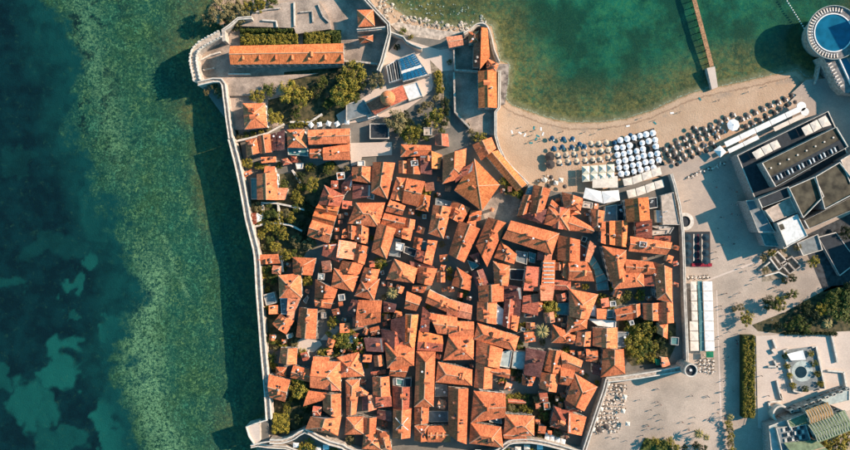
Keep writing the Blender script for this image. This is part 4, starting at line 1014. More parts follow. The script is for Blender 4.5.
# ---------------------------------------------------------------- awnings and marquees
def awning(pts, z, m, label, group, cat='awning', sag=.25, ground=PZ, name='awning'):
    c4 = [W(x, y, z) for x, y in pts]; cen = sum(c4, Vector())/4; t = empty(name, (cen.x, cen.y, ground)); b = t.location; q = [p-b for p in c4]; mid = sum(q, Vector())/4+Vector((0, 0, sag))
    mb = MB(); vs = q+[mid]+[p-Vector((0, 0, .12)) for p in q]
    mb.add(vs, [(0, 1, 4), (1, 2, 4), (2, 3, 4), (3, 0, 4), (0, 5, 6, 1), (1, 6, 7, 2), (2, 7, 8, 3), (3, 8, 5, 0), (5, 8, 7, 6)], m); mb.build('canopy', t, fix=True)
    pm = MB(); pm.cyl((0, 0, 0), .07, z-ground-.1, M_DARK, 6); pmesh = pm.mesh('pole')
    for p in q: k = mid+(p-mid)*.94; link('pole', pmesh, t, (k.x, k.y, 0))
    if callable(label): THINGS.append((t, label(), cat, *[sum(p[i] for p in pts)/4 for i in (0, 1)])); tag(t, None, cat, group)
    else: tag(t, label, cat, group)
    return t
WORD = ['first', 'second', 'third', 'fourth', 'fifth', 'sixth', 'seventh', 'eighth', 'ninth', 'tenth', 'eleventh', 'twelfth']
for k in range(7):
    y0 = 281.4+k*10; y1 = y0+9.4; d = k*.35
    awning([(703+d, y0), (712.2+d, y0), (712.5+d, y1), (703.3+d, y1)], PZ+3.4, M_WHITE, 'white terrace awning beside the plaza, %s from the north in its row' % WORD[k], 'white terrace awnings')
    w0 = 690.5 if k < 4 else 688.2
    awning([(w0+d, y0), (696.4+d, y0), (696.7+d, y1), (w0+.3+d, y1)], PZ+3.0, M_CREAM, 'beige terrace awning beside the town wall, %s from the north in its row' % WORD[k], 'beige terrace awnings')
awning([(697.4, 281), (702.2, 281), (705, 351), (700, 351)], PZ+2.6, FLAT['t'], 'long teal glass roof between the white and beige terrace awnings', 'terrace roofs')
awning([(706, 351.5), (713.4, 351.5), (713.6, 357.5), (706.2, 357.5)], PZ+3, mat('green_canvas', (0.01, 0.16, 0.075), var=.05), 'small bright green awning at the south end of the white awnings', 'terrace roofs')
awning([(655, 358.5), (660, 359.5), (660, 365), (656, 365)], TZ+3, MATS['green_canvas'], 'small emerald canvas beside the walled garden by the town wall', 'terrace roofs', ground=TZ)
for k, (a, b_, c_, d_) in enumerate([((622.6, 179), (631.6, 177.2), (632.6, 184.6), (624.2, 186)), ((632, 177), (641, 173.6), (642.6, 181), (633.2, 184.4)), ((641.6, 173.4), (650.6, 170.4), (652.4, 177.6), (643.2, 180.8)), ((651, 170.2), (660, 167), (662, 174.4), (652.8, 177.4)),
        ((626.4, 190.6), (635, 188.6), (636.6, 196.4), (628.4, 198.2)), ((635.6, 188.4), (644.4, 185.4), (646.2, 193.2), (637.2, 196.2)), ((645, 185.2), (653.6, 182), (655.6, 189.6), (646.8, 193)), ((654.2, 181.8), (662.6, 179.4), (664.6, 187), (656, 189.4))]):
    awning([a, b_, c_, d_], PZ+3.2, M_CREAM, 'cream square awning south of the white parasols, %s from west, %s row' % (WORD[k % 4], 'northern' if k < 4 else 'southern'), 'cream square awnings')
awning([(592.5, 176.4), (617.6, 176), (618, 187.6), (592.4, 188)], PZ+3.2, M_CREAM, 'beige ribbed awning north of the folded white marquee', 'beach restaurant roofs')
awning([(585.5, 187.6), (601, 191.4), (603, 203.4), (583, 198)], PZ+4.4, M_WHITE, 'western wing of the folded white marquee by the beach restaurant', 'beach restaurant roofs', sag=.6)
awning([(601.6, 191.4), (618.6, 190), (620, 200.4), (603.6, 203.6)], PZ+4.4, M_WHITE, 'eastern wing of the folded white marquee by the beach restaurant', 'beach restaurant roofs', sag=.6)
for r_ in range(2):
    for k in range(4):
        x, y = 581.8+k*8.3, 166.3-k*.6+r_*8; awning([(x, y), (x+7.6, y-.5), (x+7.9, y+7.2), (x+.3, y+7.7)], PZ+2.9, mat('ivory_canvas', (0.74, 0.66, 0.50), var=.08), 'ivory square tent with peaked top by the beach, %s in the %s row' % (WORD[k], 'northern' if r_ == 0 else 'southern'), 'ivory peaked tents', sag=1.1)
# long double canopy by the promenade
ax, ay, bx, by_ = 724, 142.2, 800, 105.8
for k in range(5):
    s0, s1 = k/5+.002, (k+1)/5-.004; f = lambda s, o: (ax+(bx-ax)*s+o*.43, ay+(by_-ay)*s+o*.9)
    awning([f(s0, 0), f(s1, 0), f(s1, 5.6), f(s0, 5.6)], PZ+3.8, M_WHITE, 'long white canopy facing the beach, %s section from the west' % WORD[k], 'long white promenade canopies', sag=.15)
    if k != 2: awning([f(s0, 8), f(s1, 8), f(s1, 12.4), f(s0, 12.4)], PZ+3.8, M_CREAM if k > 2 else M_WHITE, 'long pale canopy on the town side of the promenade, %s section from the west' % WORD[k], 'long white promenade canopies', sag=.15)
for nm, x, y in (('western', 801.5, 106.4), ('eastern', 805, 111.8)):
    c = W(x, y, PZ+3.8); t = empty('awning', (c.x, c.y, PZ)); mb = MB(); mb.cyl((0, 0, 3.5), 2.3 if nm == 'western' else 2.0, .35, M_WHITE, 18); mb.build('canopy', t); mb = MB(); mb.cyl((0, 0, 0), .1, 3.5, M_DARK, 8); mb.build('pole', t); tag(t, 'rounded %s end of the long white canopies by the promenade' % nm, 'awning', 'long white promenade canopies')
awning([(713.6, 150.4), (720, 145.4), (726.4, 152), (720.4, 157.6)], PZ+3.6, M_WHITE, 'white diamond-shaped tent at the west end of the long canopies', 'promenade tents', sag=1.2)
for k in range(4): awning([(545.6+k*5.2, 432.3+k*2.0), (550.2+k*5.2, 433.8+k*2.0), (549+k*5.2, 440.4+k*1.8), (544.4+k*5.2, 438.8+k*1.8)], TZ+2.8, M_WHITE, 'small white marquee by the southern town wall, %s from the west' % WORD[k], 'white marquees behind the southern wall', ground=TZ)
for k, (x, y) in enumerate([(311, 125), (319.5, 124.5), (328.5, 123.5), (337, 124), (347, 122)]):
    a = .6*k; cs, sn = math.cos(a)*3.4, math.sin(a)*3.4; awning([(x-cs, y-sn), (x+sn, y-cs), (x+cs, y+sn), (x-sn, y+cs)], TZ+2.7, M_WHITE, 'white garden canopy north of the museum houses, %s from the west' % WORD[k], 'white garden canopies', ground=TZ, sag=.6)

# ---------------------------------------------------------------- hotel and modern blocks on the east side
def block(quad, h, c, label, cat='building', ground=PZ, par=.9, wm=None, **k):
    o = house('fl', quad, h=h, c=c, ground=ground, nochim=True, label='x', par=par, wm=wm or WALLM[3], group='modern seafront buildings', cat=cat, nowin=True, **k); THINGS.pop(); o.name = 'building'; o['label'] = label; return o
GR = lambda q, z: [(425+(x-425)/(1-z/CAM_H), 225+(y-225)/(1-z/CAM_H)) for x, y in q]
lo = block([(737, 155.4), (828.5, 111), (850, 158), (757, 204)], 8.5, 'k', 'lower terrace block of the seafront hotel, shade painted dark on its roof', par=.5)  # dark roof colour stands in for the shade on this terrace
A_ = block([(762, 163.2), (836.8, 126.8), (848.6, 146.6), (775.6, 187)], 13.5, 'G', 'hotel block with brown planted roof and a pale parapet', par=.8)
bA = A_.location
for k in range(19):
    s = (k+.7)/19.6; p = W(771.6+(842-771.6)*s, 180.5+(146.4-180.5)*s, PZ+13)-bA; mb = MB(); mb.box((p.x, p.y, 12.72), (.5, 2.6, .75), M_WHITE if k % 3 else M_DARK, rz=.42, top=.8); mb.build('roof_fin', A_)
mb = MB(); mb.prism([(W(x, y, PZ+13)-bA).to_2d() for x, y in [(769, 177.4), (842.6, 138.4), (847.4, 146.6), (774.6, 185)]], 12.72, 12.80, FLAT['k']); mb.build('dark_balcony_strip', A_)  # thin dark sheet along the balcony strip
for k in range(8):
    p = W(771+k*8.9, 168-k*4.35, PZ+13)-bA; mb = MB(); mb.cyl((p.x, p.y, 12.7), .42, .5, M_CREAM, 10); mb.build('roof_vent', A_)
for k, q in enumerate([[(752, 152.6), (760.4, 147.8), (764.8, 155.2), (756.6, 159.4)], [(761, 147.4), (769, 143.6), (773, 151), (765.4, 154.8)], [(769.6, 143.2), (777, 139.8), (781, 147), (773.6, 150.6)], [(801.4, 128), (809, 123.8), (813.4, 132.6), (805.6, 135.8)], [(809.8, 123.4), (817, 119.6), (821.8, 127.8), (814, 132.2)], [(818, 119.2), (825.4, 115.4), (831.4, 125), (822.6, 127.6)]]):
    awning(q, PZ+11, M_CREAM, 'cream terrace canopy on the hotel, %s from the west' % WORD[k], 'cream canopies on the hotel terrace', ground=PZ+8.1)
B_ = block([(789, 188), (815, 176.6), (824.4, 196.4), (803.4, 218)], 14.5, 'G', 'western half of the brown planted double roof', par=1.0)
B2 = block([(815.6, 176.4), (840, 162), (862, 190), (825, 209.5)], 14.7, 'G', 'eastern half of the brown planted double roof', par=1.0)
block([(804, 220.6), (862, 192), (866, 204), (808.6, 229)], 13, 'G', 'narrow planted terrace along the south side of the double roof', par=.8)
block([(840.6, 160), (870, 143), (880, 175), (850.6, 184)], 14.2, 'b', 'pink paved roof terrace at the right frame edge', par=.8)
wc = block([(777, 223), (797.6, 214), (808, 236), (787, 247)], 13, 'w', 'bright white cube-shaped roof with a small dark hatch', par=.5); mb = MB(); q = W(782, 227, PZ+13)-wc.location; mb.box((q.x, q.y, 12.55), (2, 2.6, .5), FLAT['G'], rz=.4); mb.build('roof_hatch', wc)
block([(765, 210.4), (790.6, 197.4), (797.6, 212.4), (773.4, 222)], 11.5, 'b', 'rough beige roof terrace west of the planted roofs', par=.5)
block([(758, 199), (788.6, 186.4), (792, 196.4), (762, 208)], 14, 'k', 'dark roof court with a thick white rim', par=1.4)
block([(746, 200.6), (757, 199.4), (775, 232.4), (758.6, 232.6)], 9.5, 'g', 'grey stepped west front of the seafront building', par=.4)
block([(760, 233), (776, 233), (784, 247), (765, 246)], 5.5, 't', 'low teal terrace below the white cube roof', par=.3)
block([(779, 238), (785, 236.6), (789, 246.6), (784, 249)], 9, 'k', 'small dark light-well beside the white cube roof', par=.4)
block([(818, 237), (836, 232), (858, 262), (840, 276)], 2.4, 'k', 'low ramp block with ground shade in its dark top, near the right edge', par=.3)  # dark top painted in place of shaded ground
block([(797, 243), (818, 234), (823, 250), (803, 256)], 3.0, 'g', 'low grey walled court south of the planted terrace', par=.8)
block(GR([(900, 6), (960, -14), (985, 30), (928, 58)], 33), 31, 'w', 'tall hotel tower beyond the right edge of the view above the rotunda pool')
block(GR([(890, 57), (960, 40), (960, 225), (893, 180)], 24), 22, 'g', 'high apartment slab beyond the right edge of the view behind the promenade')
block(GR([(875, 232), (940, 215), (950, 300), (890, 285)], 19), 17, 'g', 'added unseen block beyond the right edge of the view above the park')  # unseen block put in to shade the ground west of it
# dig site walls
t = empty('dig_site_ruins', W(776, 266, PZ)); bl = t.location; tag(t, 'low square ruin walls of the excavation beside the plaza', 'ruins')
for i, pl in enumerate([[(770, 258), (778, 251.5), (788, 262), (779, 270), (770, 258)], [(781, 264), (792, 256.5), (801, 266), (790, 274), (781, 264)], [(763, 268), (770, 262)], [(774, 256), (782, 266)], [(765, 276), (779, 272), (788, 277)], [(786, 260), (795, 270)]]):
    mb = MB(); strip(mb, [W(x, y, PZ+1.5)-bl for x, y in pl], .7, -.2, 1.5, M_STONE_L if i % 2 == 0 else M_STONE); mb.build('ruin_wall', t, fix=True)
# dark dining terrace with red carpet
P0 = [W(x, y, PZ+.25) for x, y in [(681, 232), (710, 231.5), (710.5, 266), (681, 266.5)]]; c = sum(P0, Vector())/4; t = empty('dining_terrace', (c.x, c.y, PZ)); tag(t, 'dark decked dining terrace with red runner beside the town wall', 'terrace')
mb = MB(); mb.prism([(p-c).to_2d() for p in P0], .05, .3, FLAT['k']); mb.build('deck', t)
for x, m, nm in ((693.6, M_STONE_L, 'pale_runner'), (697.8, mat('dark_red_carpet', (0.10, 0.02, 0.03)), 'carpet'), (701.8, M_STONE_L, 'pale_runner')):
    mb = MB(); a = W(x, 234, PZ)-c; e = W(x, 261, PZ)-c; mb.bar((a.x, a.y, .33), (e.x, e.y, .33), .9 if m is not M_STONE_L else .5, .05, m); mb.build(nm, t)
mb = MB(); mb.box((W(700, 264.6, 0)-c).to_2d().to_3d()+Vector((0, 0, .31)), (10, 1.6, .25), mat('red_flowers', (0.35, 0.02, 0.04), var=.4, scale=3)); mb.build('red_flower_bed', t)
# ring fountain
c = W(684.5, 221.5, PZ); t = empty('ring_bench', c); tag(t, 'round pale stone ring with dark centre at the plaza corner', 'fountain'); mb = MB()
for k in range(28):
    a0 = 2*math.pi*k/28; a1 = 2*math.pi*(k+1)/28; mb.add([(r*math.cos(a), r*math.sin(a), z) for z in (0, .8) for r, a in ((2.7, a0), (4.4, a0), (4.4, a1), (2.7, a1))], [(4, 5, 6, 7), (1, 2, 6, 5), (3, 0, 4, 7)], M_STONE_L)
mb.build('ring', t, fix=True); mb = MB(); mb.cyl((0, 0, 0.03), 2.68, .2, FLAT['k'], 28); mb.build('basin', t)
# sunken fountain garden
c = W(804, 371, PZ+.3); t = empty('sunken_fountain', c); tag(t, 'sunken oval garden with round dark pool and white sail in the pale square', 'fountain')
def rl(x, y): return (W(x, y, PZ+.3)-c).to_2d()
mb = MB(); mb.prism([rl(x, y) for x, y in [(784, 350), (814, 346), (824, 388), (801, 392), (793, 391)]], .0, .25, FLAT['g']); mb.build('court', t)
mb = MB(); strip(mb, [rl(x, y).to_3d() for x, y in [(801, 392), (793, 391), (783, 350), (787, 349)]], .8, .26, 1.3, M_STONE_L); mb.build('rim', t, fix=True)
mb = MB(); strip(mb, [rl(x, y).to_3d() for x, y in [(811, 347), (815, 346), (824, 388), (818, 389)]], .8, .26, 1.3, M_STONE_L); mb.build('rim', t, fix=True)
q = rl(800.6, 372); mb = MB(); mb.cyl((q.x, q.y, .26), 2.9, .12, mat('pool_dark', (0.015, 0.035, 0.045), rough=.15), 24); mb.build('pool', t)
q = rl(802, 371); mb = MB(); mb.cyl((q.x, q.y, .255), 5.2, .06, FLAT['c'], 24); mb.build('paved_ring', t)
awning([(787, 354), (803, 350), (806, 359.6), (791, 360.4)], PZ+3.6, M_WHITE, 'white sail canopy over the sunken fountain', 'plaza sail', sag=-.4)
for i, (x0, y0, x1, y1) in enumerate([(771.5, 339, 775, 348), (770.5, 349, 773.5, 353), (773, 360, 776, 367), (767, 366, 779, 366), (775.5, 380, 780, 398), (768.5, 401.4, 780, 400.4), (767.5, 402, 769, 409), (830, 334, 836, 362), (826, 370, 842, 371.5), (842, 371, 845, 387), (779, 393, 782, 400)]):
    t = empty('planter_wall', W((x0+x1)/2, (y0+y1)/2, PZ+.25)); mb = MB(); mb.bar(W(x0, y0, PZ)-t.location+Vector((0, 0, 1.0)), W(x1, y1, PZ)-t.location+Vector((0, 0, 1.0)), .8, 1.0, M_STONE_L); mb.build('wall_body', t); THINGS.append((t, 'low pale stone planter wall in the square', 'planter wall', (x0+x1)/2, (y0+y1)/2)); tag(t, None, 'planter wall', 'planter walls in the pale square')
# palace at the lower right with green ribbed roofs
pal = empty('palace', W(815, 428, PZ)); tag(pal, 'ornate palace with green ribbed roofs and curved glazed bay, lower right', 'palace')
for kd, pts, h, cc in [('fl', [(769, 426), (788, 419), (800, 455), (772, 462)], 8, 'c'), ('fl', [(776, 428), (806, 424), (811, 440), (782, 452)], 9.5, 'g'), ('fl', [(787, 420.5), (806, 413), (810, 424), (790, 428)], 10, 'v'),
                    ('hg', [(805, 410.6), (828, 402), (834, 416), (810, 424)], 12.5, 'y'), ('hg', [(808, 425), (845, 410), (852, 430), (818, 443)], 12, 'v'), ('hg', [(784, 443), (816, 440), (830, 452), (800, 466)], 10, 'v'), ('fl', [(790, 412), (850, 388), (850, 400), (826, 402), (804, 411)], 7, 'c')]:
    if len(pts) == 5: pts = [pts[0], pts[1], pts[2], pts[4]]
    house(kd, pts, h=h, c=cc, parent=pal, nochim=True, ground=PZ, wm=WALLM[3] if cc == 'c' else WALLM[1], pitch=.3)
for i in range(14):
    s = i/13; a = W(808.5+s*36, 425.2-s*14.4, PZ+13.4); e = W(818+s*33, 442-s*12.4, PZ+12.4); mb = MB(); mid = (a+e)/2+Vector((0, 0, 1.6)); mb.bar(a-pal.location, mid-pal.location, .16, .18, M_STONE_L); mb.bar(mid-pal.location, e-pal.location, .16, .18, M_STONE_L); mb.build('roof_rib', pal)
for i in range(10):
    s = i/9; a = W(805.5+s*22.5, 411-s*8.4, PZ+13.0); e = W(810.4+s*23, 423.4-s*7.6, PZ+13.0); mb = MB(); mid = (a+e)/2+Vector((0, 0, 1.3)); mb.bar(a-pal.location, mid-pal.location, .14, .16, M_CREAM); mb.bar(mid-pal.location, e-pal.location, .14, .16, M_CREAM); mb.build('roof_rib', pal)
for i in range(6):
    for j in range(3):
        p = W(784+i*3.6+j*1, 430+j*5.2-i*.7, PZ+9.6)-pal.location; mb = MB(); mb.box((p.x, p.y, 9.15), (1.1, 1.7, .45), M_GLASS if (i+j) % 2 else M_STONE_L, rz=.15); mb.build('rooflight', pal)
for i in range(9):
    s = i/8; p = W(792+s*56, 411-s*22, PZ+7.5)-pal.location; mb = MB(); mb.box((p.x, p.y, 6.7), (1.6, 1.3, 1.1), M_STONE_L, rz=.38); mb.box((p.x, p.y, 7.81), (1.1, .8, .05), M_GLASS, rz=.38); mb.build('dormer_window', pal)
mb = MB(); q = W(785, 416, PZ+8)-pal.location
for k in range(12):
    a0 = math.radians(60+k*15); a1 = math.radians(75+k*15); mb.add([(q.x+r*math.cos(a), q.y+r*math.sin(a), z) for z in (0, 5) for r, a in ((3.7, a0), (4.4, a0), (4.4, a1), (3.4, a1))], [(4, 5, 6, 7), (1, 2, 6, 5), (3, 0, 4, 7)], M_STONE_L)
mb.build('curved_bay', pal, fix=True)

# ---------------------------------------------------------------- rotunda pool on its sea platform
c = W(833, 33, 9.0); t = empty('rotunda_pool', (c.x, c.y, 0)); tag(t, 'round turquoise pool on a circular sea platform with a sunbathing ring', 'pool')
mb = MB(); mb.cyl((0, 0, -3.5), 9.2, 12.5, M_STONE, 48, r2=12.6); mb.build('platform', t)
M_DECK = mat('pool_deck', (0.20, 0.19, 0.18), var=.2, scale=.8); M_TUR = mat('turquoise_water', (0.008, 0.12, 0.20), rough=.12, var=.12, scale=.3, fine=.03)
def annulus(mb, r0, r1, z0, z1, m, n=48, a_0=0, a_1=360):
    for k in range(n):
        a0 = math.radians(a_0+(a_1-a_0)*k/n); a1 = math.radians(a_0+(a_1-a_0)*(k+1)/n); mb.add([(r*math.cos(a), r*math.sin(a), z) for z in (z0, z1) for r, a in ((r0, a0), (r1, a0), (r1, a1), (r0, a1))], [(4, 5, 6, 7), (1, 2, 6, 5), (3, 0, 4, 7), (0, 3, 2, 1)], m)
mb = MB(); annulus(mb, 9.5, 13.2, 9.01, 9.25, M_DECK); mb.build('deck_ring', t, fix=True)
mb = MB(); annulus(mb, 9.0, 9.5, 9.01, 9.55, M_WHITE); mb.build('pool_rim', t, fix=True)
mb = MB(); mb.cyl((0, 0, 9.004), 9.0, .2, M_TUR, 48); mb.build('water_surface', t)
mb = MB(); annulus(mb, 12.95, 13.15, 9.251, 10.2, FLAT['c']); mb.build('railing', t, fix=True)
bed = MB(); bed.box((0, 0, .25), (1.9, .62, .12), M_CREAM); bed.box((-.75, 0, .372), (.4, .6, .18), M_WHITE); bed.box((-.6, 0, 0), (.1, .5, .25), M_DARK); bed.box((.6, 0, 0), (.1, .5, .25), M_DARK); BED = bed.mesh('sun_lounger')
for k in range(30):
    a = math.radians(70+k*7.2); o = link('sun_lounger', BED, None, (c.x+11.3*math.cos(a), c.y+11.3*math.sin(a), 9.255)); o.rotation_euler.z = a; tag(o, 'cream sun lounger on the ring deck of the rotunda pool', 'sun lounger', 'sun loungers round the rotunda pool')
t2 = empty('pool_causeway', W(838, 70, 0)); bl = t2.location; tag(t2, 'decked causeway with narrow pool leading from the rotunda to the promenade', 'causeway')
def rb(x, y, z=8): return (W(x, y, z)-bl).to_2d()
mb = MB(); mb.prism([rb(*p) for p in [(823, 56), (838, 60), (851, 57), (875, 96), (845, 93), (838, 86)]], -3, 8.0, M_DECK, M_STONE); mb.build('causeway_deck', t2)
mb = MB(); mb.prism([rb(*p) for p in [(840, 60), (846, 58), (868, 94), (856, 94)]], 8.005, 8.12, M_TUR); mb.build('narrow_pool', t2)
mb = MB(); strip(mb, [rb(*p).to_3d() for p in [(838.5, 59), (855, 95)]], .6, 8.006, 8.9, M_WHITE); mb.build('pool_edge', t2, fix=True)
for k in range(8):
    o = link('sun_lounger', BED, None, W(829.5+k*1.7, 64+k*3.1, 8.01)); o.rotation_euler.z = .5; tag(o, 'cream sun lounger on the causeway beside the narrow pool', 'sun lounger', 'sun loungers on the pool causeway')
rampart([(821.5, 58), (820, 66), (817.5, 78), (815, 84)], .7, 3.2, 'thin jetty wall leading from the rotunda pool to the beach', k=1, par=(0, 0), name='jetty', cat='jetty')
# buoys
mb = MB(); mb.cyl((0, 0, -.15), .3, .3, M_WHITE, 10, r2=.38); mb.cyl((0, 0, .15), .38, .25, M_WHITE, 10, r2=.12); BU = mb.mesh('buoy')
for k in range(15):
    s = k/14; o = link('buoy', BU, None, W(785.5+20*s, 31.5*s-1, 0)); tag(o, 'white round buoy in the string of floats beside the rotunda pool', 'buoy', 'string of white buoys')

# ---------------------------------------------------------------- pier
t = empty('pier', W(703, 33, 0)); bl = t.location; tag(t, 'narrow brown wooden pier running out from the beach into green water', 'pier')
DK = mat('pier_boards', (0.42, 0.22, 0.11), var=.2, scale=1.5, objvar=.15); mb = MB(); mb.box((0, 0, 0), (2.15, .52, .1), DK); PL = mb.mesh('deck_board')
a = W(688.5, -22, 1.8)-bl; e = W(712, 66.5, 1.8)-bl; d = e-a; L = d.length; an = math.atan2(d.y, d.x)+math.pi/2
n = int(L/.56)
for k in range(n): p = a+d*(k+.5)/n; o = link('deck_board', PL, t, (p.x, p.y, 1.7)); o.rotation_euler.z = an
for s in (-1, 1):
    u = Vector((-d.y, d.x, 0)).normalized()*s*.95; mb = MB(); mb.bar(a+u+Vector((0, 0, -.28)), e+u+Vector((0, 0, -.28)), .22, .3, M_TRUNK); mb.build('stringer', t)
pm = MB(); pm.cyl((0, 0, -5), .16, 6.4, M_TRUNK, 8); PM = pm.mesh('pile')
for k in range(14):
    for s in (-1, 1): u = Vector((-d.y, d.x, 0)).normalized()*s*.9; p = a+d*(k+.3)/14+u; link('pile', PM, t, (p.x, p.y, 0))
mb = MB(); mb.prism([(W(x, y, 2.3)-bl).to_2d() for x, y in [(707, 68), (715, 66.4), (718, 87), (712, 89.6)]], -1, 2.2, P_PALE, M_STONE); mb.build('concrete_landing', t)
# ---------------------------------------------------------------- vegetation
def leaf_mat(name, a, b_):
    m = bpy.data.materials.new(name); t, n, l, b = nodes(m); b.inputs['Roughness'].default_value = .7; b.inputs['Specular IOR Level'].default_value = .15
    geo = n.new('ShaderNodeNewGeometry'); oi = n.new('ShaderNodeObjectInfo'); nz = n.new('ShaderNodeTexNoise'); nz.inputs['Scale'].default_value = .9; nz.inputs['Detail'].default_value = 4; l.new(geo.outputs['Position'], nz.inputs['Vector'])
    rp = n.new('ShaderNodeMapRange'); rp.inputs[1].default_value = .35; rp.inputs[2].default_value = .65; l.new(nz.outputs[0], rp.inputs[0]); ad = n.new('ShaderNodeMath'); ad.operation = 'MULTIPLY_ADD'; ad.inputs[1].default_value = .6; ad.inputs[2].default_value = -.2; l.new(oi.outputs['Random'], ad.inputs[0]); a2 = n.new('ShaderNodeMath'); a2.operation = 'ADD'; a2.use_clamp = True; l.new(rp.outputs[0], a2.inputs[0]); l.new(ad.outputs[0], a2.inputs[1])
    x = n.new('ShaderNodeMix'); x.data_type = 'RGBA'; x.inputs[6].default_value = (*a, 1); x.inputs[7].default_value = (*b_, 1); l.new(a2.outputs[0], x.inputs[0]); l.new(x.outputs[2], b.inputs['Base Color']); return m
LF = {'olive': leaf_mat('leaf_olive', (0.05, 0.056, 0.010), (0.36, 0.265, 0.040)), 'green': leaf_mat('leaf_green', (0.035, 0.055, 0.012), (0.14, 0.14, 0.028)), 'dark': leaf_mat('leaf_shaded', (0.008, 0.018, 0.008), (0.045, 0.055, 0.016)), 'grey': leaf_mat('leaf_grey', (0.10, 0.085, 0.035), (0.26, 0.20, 0.085))}  # the dark set has shade in its colour, to read as shaded green
def leaves(mb, cx, cy, cz, r, n, size, m, rg, flat=.75):
    for _ in range(n):
        v = Vector((rg.gauss(0, 1), rg.gauss(0, 1), rg.gauss(0, 1))).normalized()*r*(rg.random()**.35); p = Vector((cx+v.x, cy+v.y, cz+v.z*flat))
        nn = (v.normalized()+Vector((rg.uniform(-.6, .6), rg.uniform(-.6, .6), rg.uniform(-.2, .9)))).normalized(); u = nn.orthogonal().normalized(); w_ = nn.cross(u); s = size*rg.uniform(.6, 1.3); k = rg.uniform(.5, .9)
        mb.add([p-u*s, p-w_*s*k, p+u*s, p+w_*s*k], [(0, 1, 2, 3)], m)
def mk_tree(seed, kind):
    rg = random.Random(seed); R = 3.0; H = 5.2; tr = MB(); tr.cyl((0, 0, 0), .28, H*.6, M_TRUNK, 8, r2=.18)
    cr = MB(); cl = []
    for k in range(26):
        a = rg.uniform(0, 6.28); q = R*.95*math.sqrt(rg.random()); z = H*.62+rg.uniform(-.8, 1.7)*(1-(q/R)**2*.7); cl.append((q*math.cos(a)*rg.uniform(.8, 1.15), q*math.sin(a), z, rg.uniform(.55, 1.05)))
    for x, y, z, r in cl: leaves(cr, x, y, z, r*1.12, 80, .20, LF[kind], rg)
    for x, y, z, r in cl[:7]: tr.bar((0, 0, H*.5), (x*.8, y*.8, z-.2), .12, .12, M_TRUNK)
    return cr.mesh('crown'), tr.mesh('trunk')
TREES = {(k, i): mk_tree(hash_ + i*7, k) for hash_, k in ((1, 'olive'), (101, 'green'), (201, 'dark'), (301, 'grey')) for i in range(3)}
def mk_palm(seed, n=22):
    rg = random.Random(seed); tr = MB(); tr.cyl((0, 0, 0), .3, 5.6, M_TRUNK, 8, r2=.22); fr = []
    m = leaf_mat('palm_frond', (0.16, 0.135, 0.045), (0.36, 0.27, 0.11)) if 'palm_frond' not in bpy.data.materials else bpy.data.materials['palm_frond']
    for k in range(n):
        a = 6.283*k/n+rg.uniform(-.1, .1); L = rg.uniform(2.5, 3.2); up = rg.uniform(.2, 1.3); f = MB(); pts = [Vector((math.cos(a)*L*s, math.sin(a)*L*s, 5.6+up*math.sin(s*2.2)-1.2*s*s)) for s in (0, .2, .4, .6, .8, 1)]; sd = Vector((-math.sin(a), math.cos(a), 0))
        for i in range(5):
            w0 = .34*math.sin(.5+i*.5); w1 = .34*math.sin(1.0+i*.5) if i < 4 else .03; dz = Vector((0, 0, -.14))
            f.add([pts[i], pts[i+1], pts[i+1]+sd*w1+dz, pts[i]+sd*w0+dz, pts[i]-sd*w0+dz, pts[i+1]-sd*w1+dz], [(0, 1, 2, 3), (0, 4, 5, 1)], m)
        fr.append(f.mesh('frond'))
    return tr.mesh('trunk'), fr
PALM = mk_palm(5)
def tree(x, y, r, kind='olive', ground=TZ, word=None, i=None):
    """r in survey units"""
    i = RNG.randrange(3) if i is None else i; r = r*1.12; s = r*MPP/3.0; hz = min(1.5, max(.55, s*.9)); zt = ground+4*hz; p = W(x, y, zt)
    small = r < 3.6; t = empty('shrub' if small else 'broadleaf_tree', (p.x, p.y, ground), RNG.uniform(0, 6.28)); t.scale = (s, s, hz if not small else s*.9)
    cr, tr = TREES[(kind, i)]; link('crown', cr, t); link('trunk', tr, t)
    cat = 'shrub' if small else 'tree'; d = {'olive': 'yellowish', 'green': 'green', 'dark': 'shade-dark green', 'grey': 'greyish'}[kind]
    THINGS.append((t, '%s%s %s' % ('large ' if r > 8.5 else '', d, cat) if not small else '%s round shrub' % d, cat, x, y)); tag(t, None, cat, 'shrubs' if small else 'trees'); return t
def palm(x, y, r, ground=TZ, label=None):
    s = r*MPP/3.0; p = W(x, y, ground+5.6*s); t = empty('palm_tree', (p.x, p.y, ground), RNG.uniform(0, 1)); t.scale = (s, s, max(.8, s)); link('trunk', PALM[0], t)
    for f in PALM[1]: link('frond', f, t)
    tag(t, label, 'palm tree', 'palm trees')
    if not label: THINGS.append((t, 'palm with spread fronds', 'palm tree', x, y))
